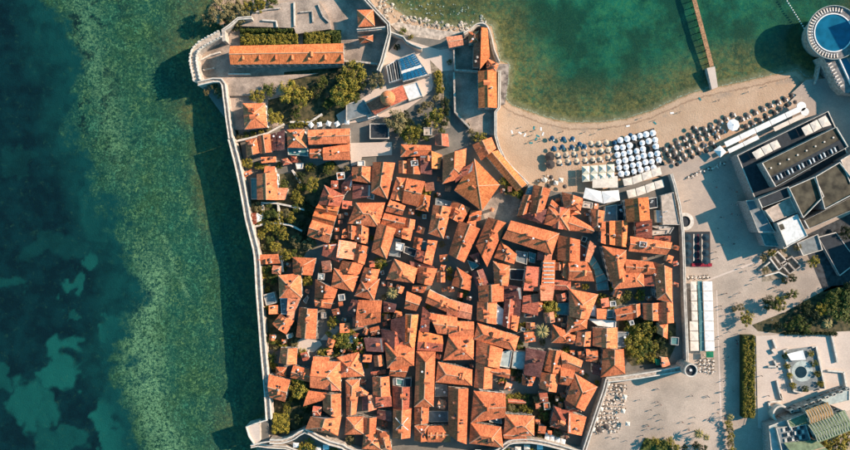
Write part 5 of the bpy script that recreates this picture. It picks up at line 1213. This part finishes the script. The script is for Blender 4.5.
TR = """
257 96 6.5 olive;296 113 4.5 green;315 92 5 dark;328 104 5 green;322 82 5 green;355 98 5 green;268 112 4 green;402 130 6 green;408 124 5 dark;418 130 5 green;404 116 5 dark;426 136 4 green;360 84 6 dark;275 119 6.5 olive;302 98 9 olive;290 92 10 olive;268 90 6 green;339 98 8 green;352 74 12 olive;344 92 11.5 olive;377 81 7.5 grey;396 121 9.5 grey;434 116 8.5 olive;412 136 8 olive;426 124 4.5 grey;444 114 4 dark;445 122 4 dark
438 75 4 olive;439 82 4 olive;440 90 4 olive;445 101 4 dark;446 108 4 dark;450 62 2.6 grey;436 98 3 grey;431 104 3 grey;442 131 3 green;420 110 3 grey;425 104 3.5 grey
240 137 3 grey;246 135 3.2 green;253 134 3 olive;261 132 3 olive;268 130 3 grey;247 163 5 olive;240 165 3 green;258 166 3.5 olive;265 168 3 olive;279 165 3 green;299 124 4 olive;307 123 3.5 olive;292 126 3.4 green;314 121 3 grey;320 118 2.6 grey;309 167 4 olive;286 160 2.4 olive
312 185 6.5 olive;300 177 5 dark;327 170 4 green;284 184 4 green;270 186 4 dark;275 181 4 olive;305 205 4 dark;296 208 4 green;314 226 4 dark;300 260 4 green;276 225 4 olive;266 222 4 green;268 246 4 dark;330 166 4 olive;312 168 4 dark;295 195 5 olive;301 187 3.5 olive;299 199 4.5 olive;256 208 5 grey;271 211 6 green;264 214 4 olive;279 215 4 olive;280 222 3.6 olive;291 218 5 olive;286 213 4 grey;269 228 5 olive;258 222 3.4 olive;276 230 4 green;262 234 4.5 olive;283 234 6 olive;275 247 5 olive;286 255 5.5 olive;295 239 5.5 grey;296 245 4 grey;309 245 6 grey;270 240 4 green;263 247 3 grey;292 252 4 green;302 225 4 dark;308 212 5 dark;304 236 4 dark
263 275 4 olive;273 272 4 green;266 270 3 olive;277 275 3 grey;262 283 3 green;307 281 5 olive;302 279 3 olive;270 301 2.6 olive;267 307 3 olive;271 339 4.5 green;265 333 3 dark;262 318 2.6 olive;341 339 7.5 olive;294 344 4 grey;283 345 3.6 olive;275 348 3 grey
271 358 4.5 green;268 364 4 olive;274 366 3 olive;300 389 9.5 olive;302 354 4.5 olive;322 353 5 olive;329 352 4 olive;336 354 3 green;285 402 4 dark;287 408 4 olive;292 400 3 olive;309 445 5 olive;301 447 4 olive;284 395 3 olive;296 402 4 dark;306 410 4 dark;299 420 5 dark
426 191 4.5 olive;380 263 6 olive;387 315 4 olive;348 342 8 green;358 346 7 olive;352 335 5 olive;366 341 4 dark;396 312 4 green;480 138 5.5 olive;474 136 3.6 grey;467 125 2.6 dark;471 131 2.4 grey;505 182 5 olive;511 188 5 green;517 192 5 olive;507 191 4 grey;520 195 3 green;550 309 8.5 olive;546 303 5 green;520 345 4 green;525 350 3 grey;464 293 4 green;461 299 3 dark;516 375 5 dark;512 371 3.4 green;519 380 3 green
510 398 3.4 olive;518 396 3.4 olive;526 397 3.4 green;524 408 3.5 olive;512 408 3 grey;530 411 3 olive;516 412 3 green;539 399 4.5 grey;547 405 3.6 olive;541 410 4 green;536 404 3.5 dark;552 398 3 dark;540 437 3 grey;536 428 4 dark;548 425 4 dark;556 372 3 olive;564 398 4 olive;558 402 3 green;502 383 4 olive;565 358 4 green;567 352 3.4 olive
605 301 5.5 olive;617 301 6 grey;601 297 4 green;611 306 3.6 olive;624 300 4 dark;633 329 6.5 olive;645 331 9.5 olive;636 343 9.5 olive;644 346 8 green;652 347 6.5 olive;640 355 7 olive;631 352 4 green;653 358 4 olive;628 322 3.6 green;660 340 5 dark;662 350 4 dark;597 383 2.6 olive;657 327 5 dark;666 334 5 dark;612 288 3.4 olive;609 308 3 grey
404 274 2.6 green;372 238 2.4 olive;333 242 2.6 grey;322 270 3.2 grey;331 271 2.6 grey;463 195 0.1 grey;596 343 2.6 dark;436 196 2.4 green;448 278 2 grey;389 203 2.4 dark
"""
for q in TR.replace('\n', ';').split(';'):
    q = q.split()
    if len(q) == 4 and float(q[2]) > 1: tree(float(q[0]), float(q[1]), float(q[2]), q[3])
for q in "748 319 6.5 olive;735 309 2.6 grey;741 307 3.4 grey;771 303 7 dark;780 304 6.5 olive;794 294 4 green;788 296 3 green;846 306 15 green;838 297 8 green;852 292 10 dark;800 322 6 green;812 316 7 dark;822 310 6 olive;790 325 4.5 green;778 326 4 dark;832 302 7 green;808 306 5 dark;806 328 5 green;772 253 3.6 olive;814 261 5.5 olive;798 248 4 grey;838 446 11 olive;824 452 9 olive;850 440 8 olive;847 233 6 dark;766 270 3 grey;784 249 3 grey;764 258 3 grey;793 278 4 dark;785 281 3 dark;729 424 3.5 olive;730 430 3.6 grey;731 437 3.6 olive;731 444 3.6 grey;732 451 3.6 olive;648 444 4.5 green;656 441 4 olive;664 445 4.5 green;670 441 3.6 olive;676 447 4 olive;786 356 3 olive;788 366 3 olive;790 376 3 olive;793 386 3.4 olive;812 354 3 olive;815 364 3 green;818 374 3 olive;821 384 3 olive;806 389 3 green;685 448 3 dark;697 446 4 dark;704 450 4 dark".split(';'):
    q = q.split(); tree(float(q[0]), float(q[1]), float(q[2]), q[3], ground=PZ)
for q in "218 9 10 grey;207 18 6 grey;231 4 7 grey;237 14 9 grey;228 20 6 dark;246 6 6 olive;258 3 7 olive;270 1 6 green;236 26 5 dark;212 86 4.5 grey;206 92 3 grey;219 92 5 grey;403 31 3.4 green;411 36 2.4 olive;397 47 3 dark".split(';'):
    q = q.split(); tree(float(q[0]), float(q[1]), float(q[2]), q[3], ground=2.6)
palm(542, 331.5, 8, label='large star-shaped palm in the courtyard east of the orange palace roofs'); palm(392, 293, 6.5, label='smaller pale palm between houses near the middle of town')
palm(828, 324, 6, PZ); palm(699, 434, 5.5, PZ); palm(706, 437, 4, PZ); palm(730, 417, 4, PZ)
def hedge(x0, y0, x1, y1, z, kind, label, ground=TZ, clumps=None, skew=0):
    rg = random.Random(int(x0*7+y0)); c = W((x0+x1)/2, (y0+y1)/2, ground+z); t = empty('hedge', (c.x, c.y, ground)); n = clumps or int((x1-x0)*(y1-y0)/2.6); wx_, wy_ = (x1-x0)*MPP, (y1-y0)*MPP
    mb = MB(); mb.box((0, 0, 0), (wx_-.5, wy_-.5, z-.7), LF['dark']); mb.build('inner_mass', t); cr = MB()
    for k in range(n): leaves(cr, rg.uniform(-.5, .5)*(wx_-.8), rg.uniform(-.5, .5)*(wy_-.8), z-.5+rg.uniform(-.5, .4), rg.uniform(.6, 1.15), 42, .24, LF[kind], rg)
    cr.build('foliage', t); tag(t, label, 'hedge', 'hedges'); return t
hedge(743.5, 336, 756, 418, 4.5, 'olive', 'long clipped yellow-green hedge block between the street and the pale square', PZ)
hedge(240, 33.5, 297, 44.5, 3.2, 'olive', 'long hedge along the north side of the long barracks roof', TZ+.5)
hedge(304, 31.5, 330, 44, 3.4, 'olive', 'shorter hedge at the east end of the long barracks roof', TZ+.5)
hedge(332, 31, 341, 43, 2.4, 'green', 'small square hedge beside the dark tower wall', TZ+.5)
hedge(239, 28, 292, 32, 2.0, 'green', 'low clipped hedge under the ruined terrace', TZ+.5)
hedge(272, 414, 289, 434, 3.6, 'olive', 'square mass of hedge beside the southwest bastion', TZ)
hedge(518.5, 323, 532.5, 330, 1.8, 'olive', 'small bright lawn hedge north-west of the large star palm', TZ)
hedge(437, 70, 441.5, 92, 2.4, 'olive', 'narrow upright hedge beside the citadel gravel garden', TZ)
hedge(507, 402, 528, 405, 1.6, 'green', 'thin hedge in the pergola garden', TZ)
hedge(786, 332, 838, 335.5, 2, 'dark', 'dark hedge between the park and the pale square', PZ)
house('hg', [(508, 398.5), (526, 400.5), (526, 404), (508, 403)], h=2.6, c='r', label='long low red pergola roof', nochim=True, nowin=True)

# ---------------------------------------------------------------- parasols, loungers, tables
def mk_parasol(m, n=8, r=1.35):
    cn = MB(); vs = [(r*math.cos(6.2832*k/n), r*math.sin(6.2832*k/n), 2.15) for k in range(n)]+[(0, 0, 2.75)]+[(r*math.cos(6.2832*k/n), r*math.sin(6.2832*k/n), 2.0) for k in range(n)]
    cn.add(vs, [(k, (k+1) % n, n) for k in range(n)]+[(k, n+1+k, n+1+(k+1) % n, (k+1) % n) for k in range(n)], m); cn.cyl((0, 0, 2.74), .05, .2, M_DARK, 6)
    po = MB(); po.cyl((0, 0, 0), .035, 2.7, M_STONE_L, 6); po.cyl((0, 0, 0), .25, .1, M_DARK, 8); return cn.mesh('canopy'), po.mesh('pole')
PARA = {'white': mk_parasol(mat('parasol_white', (0.82, 0.80, 0.78), var=.04, objvar=.06)), 'dark': mk_parasol(mat('parasol_dark', (0.075, 0.060, 0.052), var=.1, objvar=.5)), 'straw': mk_parasol(mat('parasol_straw', (0.62, 0.46, 0.32), var=.2, scale=3, objvar=.15)), 'blue': mk_parasol(mat('parasol_blue', (0.015, 0.07, 0.13), objvar=.2)), 'cream': mk_parasol(M_CREAM, 4, 2.0), 'navy': mk_parasol(mat('parasol_navy', (0.012, 0.035, 0.05)), 8, 1.5)}
def ground_z(x, y):
    i = int(np.searchsorted(gx, x)); j = int(np.searchsorted(gy, y)); return float(Z[j, i])
def parasol(x, y, kind, label, group, ground=None, s=1.0):
    g = ground_z(x, y) if ground is None else ground; p = W(x, y, g+2.3); t = empty('parasol', (p.x, p.y, g), RNG.uniform(0, .8)); t.rotation_euler.x = RNG.uniform(-.09, .09); t.rotation_euler.y = RNG.uniform(-.09, .09); s *= RNG.uniform(.93, 1.07); t.scale = (s, s, RNG.uniform(.95, 1.05)); cn, po = PARA[kind]; link('canopy', cn, t); link('pole', po, t)
    tag(t, label, 'parasol', group); return t
def lounger(p, rz, mats, label, group):
    o = link('sun_lounger', mats, None, p); o.rotation_euler.z = rz; tag(o, label, 'sun lounger', group)
def mk_bed(m):
    b = MB(); b.box((0, 0, .28), (.66, 1.25, .1), m); b.add([(-.33, .625, .38), (.33, .625, .38), (.33, 1.15, .75), (-.33, 1.15, .75), (-.33, .625, .28), (.33, .625, .28), (.33, 1.15, .65), (-.33, 1.15, .65)], [(0, 1, 2, 3), (7, 6, 5, 4), (0, 3, 7, 4), (1, 5, 6, 2), (3, 2, 6, 7)], m)
    for x in (-.28, .28):
        for y in (-.5, .5): b.box((x, y, 0), (.06, .06, .28), M_DARK)
    return b.mesh('sun_lounger')
BEDS = {'w': mk_bed(M_WHITE), 'd': mk_bed(mat('bed_dark', (0.06, 0.06, 0.065))), 'b': mk_bed(mat('bed_blue', (0.02, 0.10, 0.17)))}
ROWN = ['northernmost', 'second', 'third', 'fourth', 'fifth', 'southernmost']
for r_, (x0, y0, n) in enumerate([(621, 140, 6), (616.6, 148.2, 7), (617.4, 154.8, 7), (618.6, 161.3, 7), (619.6, 167.8, 7), (621, 174, 6)]):
    for k in range(n):
        if (r_, k) in ((1, 3), (2, 5)): continue
        x, y = x0+k*6.45+RNG.uniform(-.4, .4), y0-k*1.35+RNG.uniform(-.35, .35)
        parasol(x, y, 'white', 'white parasol in the dense white block, %s row, %s from the west' % (ROWN[r_], WORD[k]), 'white parasols on the beach', PZ*.75, 1.13)
        for s in (-1, 1): lounger(W(x+2.6*s*.6, y+2.2, 1.5), .2, BEDS['w' if RNG.random() < .5 else 'd'], '%s lounger in the white block, %s row, %s parasol from the west' % ('left' if s < 0 else 'right', ROWN[r_], WORD[k]), 'loungers under the white parasols')
slab('beach_deck', [(612, 141), (654, 128), (664, 165), (621, 180)], 1.42, mat('dark_decking', (0.06, 0.055, 0.05)), 1.0)
lst = [('straw', [(240, 325), (280, 320), (320, 318), (370, 312), (412, 305), (455, 300), (490, 298)], 'middle'), ('straw', [(245, 360), (288, 355), (332, 352), (375, 350), (415, 345), (450, 343), (490, 335)], 'southern'), ('straw', [(405, 265), (445, 265), (480, 260)], 'northern')]
for kd, pts, rn in lst:
    for k, (x, y) in enumerate(pts):
        x, y = 510+x/5, 90+y/5; parasol(x, y, kd, 'straw-coloured parasol west of the white block, %s row, %s from the west' % (rn, WORD[k]), 'straw-coloured parasols on the beach')
        for s in (-1, 1): lounger(W(x+1.5*s+1.0, y+2.6, 1.2).xy.to_3d()+Vector((0, 0, ground_z(x, y)+.02)), .15, BEDS['w' if s > 0 else 'd'], '%s lounger of the straw-coloured parasols, %s row, %s from the west' % ('right' if s > 0 else 'left', rn, WORD[k]), 'loungers at the straw-coloured parasols')
for k, (x, y) in enumerate([(210, 240), (268, 243), (313, 243), (220, 290), (262, 285), (310, 287), (350, 270), (372, 282), (525, 262), (604, 226)]):
    x, y = 510+x/5, 90+y/5; o = parasol(x, y, 'blue', None, 'blue parasols on the beach', s=.9); THINGS.append((o, 'small dark blue parasol with blue loungers', 'parasol', x, y))
    for s in (-1, 1): lounger(W(x+1.8*s, y+1.8, 1.2).xy.to_3d()+Vector((0, 0, ground_z(x, y)+.02)), .1, BEDS['b' if s < 0 else 'w'], 'sun lounger beside a small blue parasol', 'loungers at the blue parasols')
for x, y, wd in ((550, 156.4, 'northern'), (550.6, 164.2, 'southern')): parasol(x, y, 'dark', 'large dark green parasol at the west end of the straw parasols, the %s one' % wd, 'dark parasols on the beach', s=1.75)
DK_ = [(18, 240), (52, 225), (85, 208), (117, 190), (148, 180), (195, 160), (225, 140), (262, 122), (33, 272), (65, 255), (97, 238), (128, 220), (162, 207), (10, 320), (45, 305), (80, 290), (115, 270), (155, 262), (28, 350), (62, 335), (97, 318), (135, 303), (175, 285), (302, 145), (335, 128), (370, 107), (412, 92), (450, 75), (485, 58), (520, 42), (555, 28), (330, 180), (362, 165), (397, 148), (430, 132), (470, 110), (505, 95), (540, 75), (577, 60), (67, 187), (182, 232), (-15, 340), (-12, 372), (-80, 290), (-50, 280), (-20, 265), (-65, 320), (-35, 305), (-4, 290), (-30, 328), (-48, 355), (210, 205), (190, 190)]
for k, (x, y) in enumerate(DK_):
    x, y = 680+x/5+RNG.uniform(-.5, .5), 90+y/5+RNG.uniform(-.5, .5); o = parasol(x, y, 'dark', None, 'dark parasols on the beach', s=.9); THINGS.append((o, 'dark round beach parasol', 'parasol', x, y))
    for s in (-1, 1): lounger(W(x+1.7*s*.8+1.6, y+2.0-s*.6, 1.3).xy.to_3d()+Vector((0, 0, ground_z(x, y)+.03)), .45, BEDS['w' if s > 0 or k % 4 == 0 else 'd'], 'pale sun lounger among the dark beach parasols', 'loungers at the dark parasols')
c = W(733.6, 125.2, 4); t = parasol(733.6, 125.2, 'white', 'large white round parasol between the dark beach parasols and the canopies', 'white parasols on the beach', s=2.3)
for i in range(2):
    for k in range(4): parasol(688+i*18, 237.5+k*7.8, 'navy', 'navy parasol on the dark dining terrace, %s from the north on the %s side' % (WORD[k], 'west' if i == 0 else 'east'), 'navy parasols on the dining terrace', PZ+.3, 1.25)
# café on the plaza
def mk_table():
    a = MB(); a.cyl((0, 0, .7), .48, .05, M_CREAM, 10); b = MB(); b.cyl((0, 0, 0), .05, .7, M_DARK, 6); b.cyl((0, 0, 0), .25, .04, M_DARK, 8); return a.mesh('table_top'), b.mesh('table_base')
def mk_chair(m):
    a = MB(); a.box((0, 0, .42), (.5, .5, .06), m); a.box((0, .24, .481), (.5, .06, .45), m)
    for x in (-.2, .2):
        for y in (-.2, .2): a.box((x, y, 0), (.05, .05, .42), m)
    return a.mesh('cafe_chair')
TT, TB = mk_table(); CH = [mk_chair(M_DARK), mk_chair(M_CREAM), mk_chair(mat('wicker', (0.22, 0.15, 0.09)))]
def cafe(x, y, z, grp, desc, which=None):
    p = W(x, y, z); t = empty('cafe_table', p); link('table_top', TT, t); link('table_base', TB, t); tag(t, None, 'table', 'tables '+grp); t['label'] = 'round pale table '+(which or desc); a0 = RNG.uniform(0, 6.28); n = RNG.choice((2, 3))
    for k in range(n):
        a = a0+6.283*k/n; o = link('cafe_chair', RNG.choice(CH), None, (p.x+.85*math.cos(a), p.y+.85*math.sin(a), z)); o.rotation_euler.z = a-math.pi/2; tag(o, ('%s chair at the table %s' % (WORD[k], which)) if which else 'chair at the tables '+desc, 'chair', 'chairs '+grp)
for j in range(11):
    for i in range(6):
        x = 607.5+i*4.1-j*1.25+RNG.uniform(-.8, .8)+(1.2 if j % 2 else 0); y = 385+j*4.6+RNG.uniform(-.8, .8)
        if x > 626+j*.3 or RNG.random() < .08: continue
        cafe(x, y, PZ, 'of the plaza café', 'of the café beside the slanting east wall', 'in café row %s from the north, %s from the wall' % (WORD[j], WORD[i]))
for x, y, a in ((608, 384, .1), (625, 397, .2), (623.5, 411, .1), (596, 419, .3), (593, 429, .3), (628, 424, .1), (601, 409, .2)): o = parasol(x, y, 'cream', None, 'square café parasols', PZ, .75); THINGS.append((o, 'square cream café parasol', 'parasol', x, y))
for x, y in ((599, 430), (606.5, 426.5)): o = parasol(x, y, 'dark', None, 'square café parasols', PZ, 1.1); THINGS.append((o, 'dark brown café parasol', 'parasol', x, y))
for j in range(4):
    for i in range(4): cafe(700+i*4.2+RNG.uniform(-.5, .5), 360+j*3.8+RNG.uniform(-.5, .5), PZ, 'by the round tower', 'just east of the round corner tower', 'east of the round tower, row %s, %s from west' % (WORD[j], WORD[i]))
for i in range(7): cafe(684+i*3.9, 277.5-.1*i, PZ, 'in front of the awnings', 'in the row north of the white terrace awnings')
for i in range(9): cafe(536+RNG.uniform(0, 22), 176+RNG.uniform(0, 8), PZ-.4, 'of the beach restaurant', 'of the restaurant between the beach and the diagonal roofs')
for i in range(10): cafe(688+i*4+RNG.uniform(-.5, .5), 177-i*1.5+RNG.uniform(-1, 1), PZ+.05, 'of the promenade bar', 'on the bright promenade below the dark parasols')
for i, (x, y) in enumerate([(545, 180), (551, 177), (556, 183), (549, 186), (561, 180), (565, 186)]): o = parasol(x, y, 'dark' if i % 2 else 'cream', None, 'beach restaurant parasols', PZ-.4, .8); THINGS.append((o, 'restaurant parasol', 'parasol', x, y))

# ---------------------------------------------------------------- boulders on the north shore
def mk_rock(seed):
    rg = random.Random(seed); bm = bmesh.new(); bmesh.ops.create_icosphere(bm, subdivisions=1, radius=1)
    for v in bm.verts: v.co *= rg.uniform(.65, 1.2); v.co.z *= .6
    me = bpy.data.meshes.new('boulder'); bm.to_mesh(me); bm.free(); me.materials.append(mat('shore_rock', (0.50, 0.41, 0.32), var=.25, scale=1.5, bump=.6, objvar=.3)); return me
ROCKS = [mk_rock(k) for k in range(5)]
def inpoly(x, y, P):
    c = False
    for i in range(len(P)):
        (ax, ay), (bx, by_) = P[i], P[i-1]
        if (ay > y) != (by_ > y) and x < (bx-ax)*(y-ay)/(by_-ay)+ax: c = not c
    return c
for P, n, smin, smax, z, nm, lb in [([(371, 0), (386, -3), (398, 9), (420, 17), (446, 22), (470, 20), (484, 14), (488, 21), (476, 27), (462, 32), (440, 34), (415, 40), (402, 33), (390, 22)], 230, .3, 1.15, 1.2, 'pale boulders on the north shore', 'pale boulder among the rocks on the shore below the citadel'),
                           ([(385, -6), (420, 0), (470, 4), (482, 14), (440, 18), (405, 8)], 60, .25, .7, -.1, 'boulders awash off the north shore', 'brown boulder awash just off the citadel shore')]:
    k = 0
    while k < n:
        x, y = RNG.uniform(365, 492), RNG.uniform(-8, 42)
        if not inpoly(x, y, P): continue
        k += 1; o = link('boulder', ROCKS[k % 5], None, W(x, y, z)); s = RNG.uniform(smin, smax)**1.3; o.location.z = ground_z(x, y)+s*.15; o.scale = (s, s*RNG.uniform(.7, 1.2), s); o.rotation_euler.z = RNG.uniform(0, 6); tag(o, lb, 'boulder', nm)
slab('rock_apron', [(390, 24), (398, 22), (420, 27), (445, 31), (462, 32), (474, 28), (468, 34), (446, 37), (428, 46), (420, 49), (405, 42), (402, 36)], 2.2, mat('pale_bedrock', (0.58, 0.46, 0.36), var=.2, scale=.6, bump=.8), 0)

for k, (x, y) in enumerate([(296, 445), (318, 449), (326, 447), (347, 455), (478, 452), (518, 449), (540, 447), (527, 447), (489, 455)]): awning([(x-3, y-2.4), (x+3, y-2.2), (x+3, y+2.4), (x-3, y+2.6)], TZ+2.6, (M_WHITE, M_CREAM)[k % 2], '%s canopy outside the southern wall, %s from the west' % (('white', 'cream')[k % 2], WORD[k]), 'canopies outside the southern wall', ground=TZ, sag=.4)
for q in "312 449 4 green;334 451 4 olive;506 452 4 green;532 452 3.5 olive;556 453 4 green".split(';'):
    q = q.split(); tree(float(q[0]), float(q[1]), float(q[2]), q[3])
# ---------------------------------------------------------------- people
def mk_person(pose, shirt, pants, hair, seed):
    me = bpy.data.meshes.new('p'); st = {'stand': .10, 'walk': .28}[pose]; 
    V = [(0, 0, .95), (0, 0, 1.15), (0, 0, 1.42), (0, 0, 1.52), (0, .01, 1.66), (.11, 0, .92), (.12, st, .50), (.12, st*.9-.1, .07), (.12, st*.9+.08, .04), (-.11, 0, .92), (-.12, -st, .50), (-.12, -st-.22*(pose == 'walk'), .07), (-.12, -st-.10, .04), (.20, 0, 1.40), (.26, -.06, 1.12), (.27, .08, .88), (-.20, 0, 1.40), (-.26, .06, 1.12), (-.27, .16, .90), (0, 0, 1.78)]
    E = [(0, 1), (1, 2), (2, 3), (3, 4), (0, 5), (5, 6), (6, 7), (7, 8), (0, 9), (9, 10), (10, 11), (11, 12), (2, 13), (13, 14), (14, 15), (2, 16), (16, 17), (17, 18), (4, 19)]
    R = [.13, .12, .14, .05, .10, .09, .06, .04, .035, .09, .06, .04, .035, .06, .045, .03, .06, .045, .03, .06]
    me.from_pydata([Vector(v) for v in V], E, []); o = bpy.data.objects.new('p', me); COL.objects.link(o); o.modifiers.new('s', 'SKIN')
    if not me.skin_vertices: return None
    for i, r in enumerate(R): me.skin_vertices[0].data[i].radius = (r, r*.8)
    me.skin_vertices[0].data[0].use_root = True
    dg = bpy.context.evaluated_depsgraph_get(); out = bpy.data.meshes.new_from_object(o.evaluated_get(dg)); bpy.data.objects.remove(o); out.name = 'person'
    out.materials.clear()
    for m in (mat('skin', (0.42, 0.25, 0.17)), shirt, pants, hair): out.materials.append(m)
    for p in out.polygons:
        z = p.center.z; x = abs(p.center.x); p.material_index = 3 if z > 1.68 else (0 if z > 1.46 else (1 if z > .96 and x < .30 and not (x > .22 and z < 1.15) else (0 if x > .22 else (2 if z > .12 else 3)))); p.use_smooth = True
    return out
HB = mat('dark_hair', (0.03, 0.02, 0.015)); CL = [mat('cloth_white', (.7, .68, .65)), mat('cloth_red', (.4, .03, .03)), mat('cloth_navy', (.02, .04, .10)), mat('cloth_black', (.02, .02, .02)), mat('cloth_teal', (.04, .22, .22))]
PPL = [mk_person(p, CL[a], CL[b_], HB, 0) for p, a, b_ in (('stand', 0, 2), ('walk', 1, 3), ('walk', 3, 2), ('stand', 2, 0), ('walk', 0, 3), ('stand', 4, 3))]
DESC = ['person standing in white shirt and navy trousers', 'person walking in red shirt and black trousers', 'person walking in black shirt and navy trousers', 'person standing in navy shirt and pale trousers', 'person walking in white shirt and black trousers', 'person standing in teal shirt and black trousers']
SPOTS = [(751, 284), (735, 296), (722, 309), (721, 306), (737, 303), (733, 310), (730, 332), (722, 336), (738, 334), (708, 396), (709, 397), (721, 392), (723, 392), (718, 413), (710, 419), (709, 420), (725, 418), (694, 423), (658, 389), (668, 440), (661, 405), (776, 287), (783, 291), (780, 290), (756, 279), (746, 271), (730, 188), (737, 205), (733, 190), (737, 215), (736, 237), (733, 244), (723, 245), (716, 252), (744, 264), (752, 258), (517, 134), (521, 127), (527, 131), (532, 135), (535, 130), (530, 142), (540, 139), (737, 192), (690, 200), (732, 214), (745, 182), (662, 420), (640, 400), (648, 425), (627, 441), (618, 438), (611, 437), (740, 293), (751, 300), (703, 355), (769, 396), (762, 376), (783, 372), (787, 386), (800, 258), (713, 82), (700, 28), (706, 50), (641, 118), (655, 120), (604, 128), (680, 112), (766, 86), (585, 132), (748, 92), (719, 100)]
PR = random.Random(77)
SPOTS += [(PR.uniform(640, 738), PR.uniform(385, 438)) for _ in range(16)]+[(PR.uniform(720, 790), PR.uniform(262, 330)) for _ in range(26)]+[(PR.uniform(718, 740), PR.uniform(330, 432)) for _ in range(12)]+[(PR.uniform(712, 745), PR.uniform(180, 262)) for _ in range(12)]+[(500+PR.uniform(5, 120), 128+PR.uniform(-4, 14)) for _ in range(8)]
for k, (x, y) in enumerate(SPOTS):
    g = 1.82 if x in (700, 706) else (ground_z(x, y)+.01 if y < 170 else PZ+(.28 if x > 758 and y > 336 else .03)); i = RNG.randrange(6)
    if PPL[i] is None: continue
    p = W(x, y, g+1); o = link('person', PPL[i], None, (p.x, p.y, g)); o.rotation_euler.z = RNG.uniform(0, 6.28); tag(o, None, 'person', 'people out walking'); THINGS.append((o, DESC[i], 'person', x, y))
# people sunbathing on towels
tw = MB(); tw.box((0, 0, 0), (.8, 1.8, .03), M_WHITE); tw2 = MB(); tw2.box((0, 0, 0), (.8, 1.8, .03), CL[4]); TWS = [tw.mesh('towel'), tw2.mesh('towel')]
for k, (x, y) in enumerate([(520, 133), (534, 128), (541, 129), (538, 136), (525, 135), (531, 143), (543, 134), (536, 139), (512, 132), (700, 99), (672, 113), (655, 123), (628, 126)]):
    g = ground_z(x, y)+.05; o = link('beach_towel', TWS[k % 2], None, W(x, y, g)); o.location.z = g; o.rotation_euler.z = RNG.uniform(0, 3); tag(o, None, 'towel', 'towels on the open sand'); THINGS.append((o, ('white' if k % 2 == 0 else 'teal')+' beach towel spread on open sand', 'towel', x, y))

# ---------------------------------------------------------------- low sheds, roofed yards and walls that fill the gaps between houses
polys = list(HOUSE_POLYS); rg = random.Random(3); added = 0
KEEP = [(506, 206, 13), (542, 331, 10), (392, 293, 8), (350, 150, 14), (383, 152, 12), (650, 340, 24), (300, 389, 10), (520, 403, 18), (312, 345, 12), (290, 225, 26), (280, 422, 14), (310, 245, 12), (337, 332, 8), (345, 285, 4)]
def clear(x, y, m):
    for P in polys:
        cx_ = sum(p[0] for p in P)/4; cy_ = sum(p[1] for p in P)/4
        if abs(x-cx_) > 45 or abs(y-cy_) > 45: continue
        if inpoly(x, y, P): return False
        for i in range(4):
            (ax, ay), (bx, by_) = P[i], P[i-1]; dx, dy = bx-ax, by_-ay; t = max(0, min(1, ((x-ax)*dx+(y-ay)*dy)/(dx*dx+dy*dy+1e-9)))
            if math.hypot(x-ax-t*dx, y-ay-t*dy) < m: return False
    return all(math.hypot(x-a, y-b) > r for a, b, r in KEEP)
for _ in range(9000):
    x, y = rg.uniform(262, 676), rg.uniform(150, 440)
    if not inpoly(x, y, [(262, 265), (300, 262), (318, 215), (345, 165), (440, 165), (530, 195), (600, 205), (676, 240), (676, 300), (612, 362), (600, 380), (580, 436), (500, 436), (350, 440), (318, 428), (300, 400), (272, 345)]): continue
    big = _ < 4500; m = rg.uniform(3.6, 6) if big else rg.uniform(2.2, 3.3)
    if not clear(x, y, m+.55): continue
    a = rg.choice((-.25, -.12, 0, .1, .35)); w_, h_ = m*rg.uniform(.75, 1.0), m*rg.uniform(.7, 1.0); cs, sn = math.cos(a), math.sin(a)
    pts = [(x+u*w_*cs-v*h_*sn, y+u*w_*sn+v*h_*cs) for u, v in ((-1, -1), (1, -1), (1, 1), (-1, 1))]
    if added % 5 == 4: tree(x, y, m*1.05, rg.choice(('olive', 'green', 'grey')), TZ); polys.append(pts); added += 1; continue
    kd = rg.choice(('fl', 'sE', 'sS', 'vg', 'hg', 'vg', 'hb', 'sW')); house(kd, pts, h=rg.uniform(4.6, 6.4) if big else rg.uniform(2.6, 5.2), c=rg.choice('ogkbgc') if kd == 'fl' else rg.choice('opor'), nowin=True, label='%s %s outbuilding' % ('mid-height' if big else 'low', 'flat' if kd == 'fl' else 'tiled')); polys.append(pts); added += 1
    if added > 130: break
print('infill', added)
settle_labels()
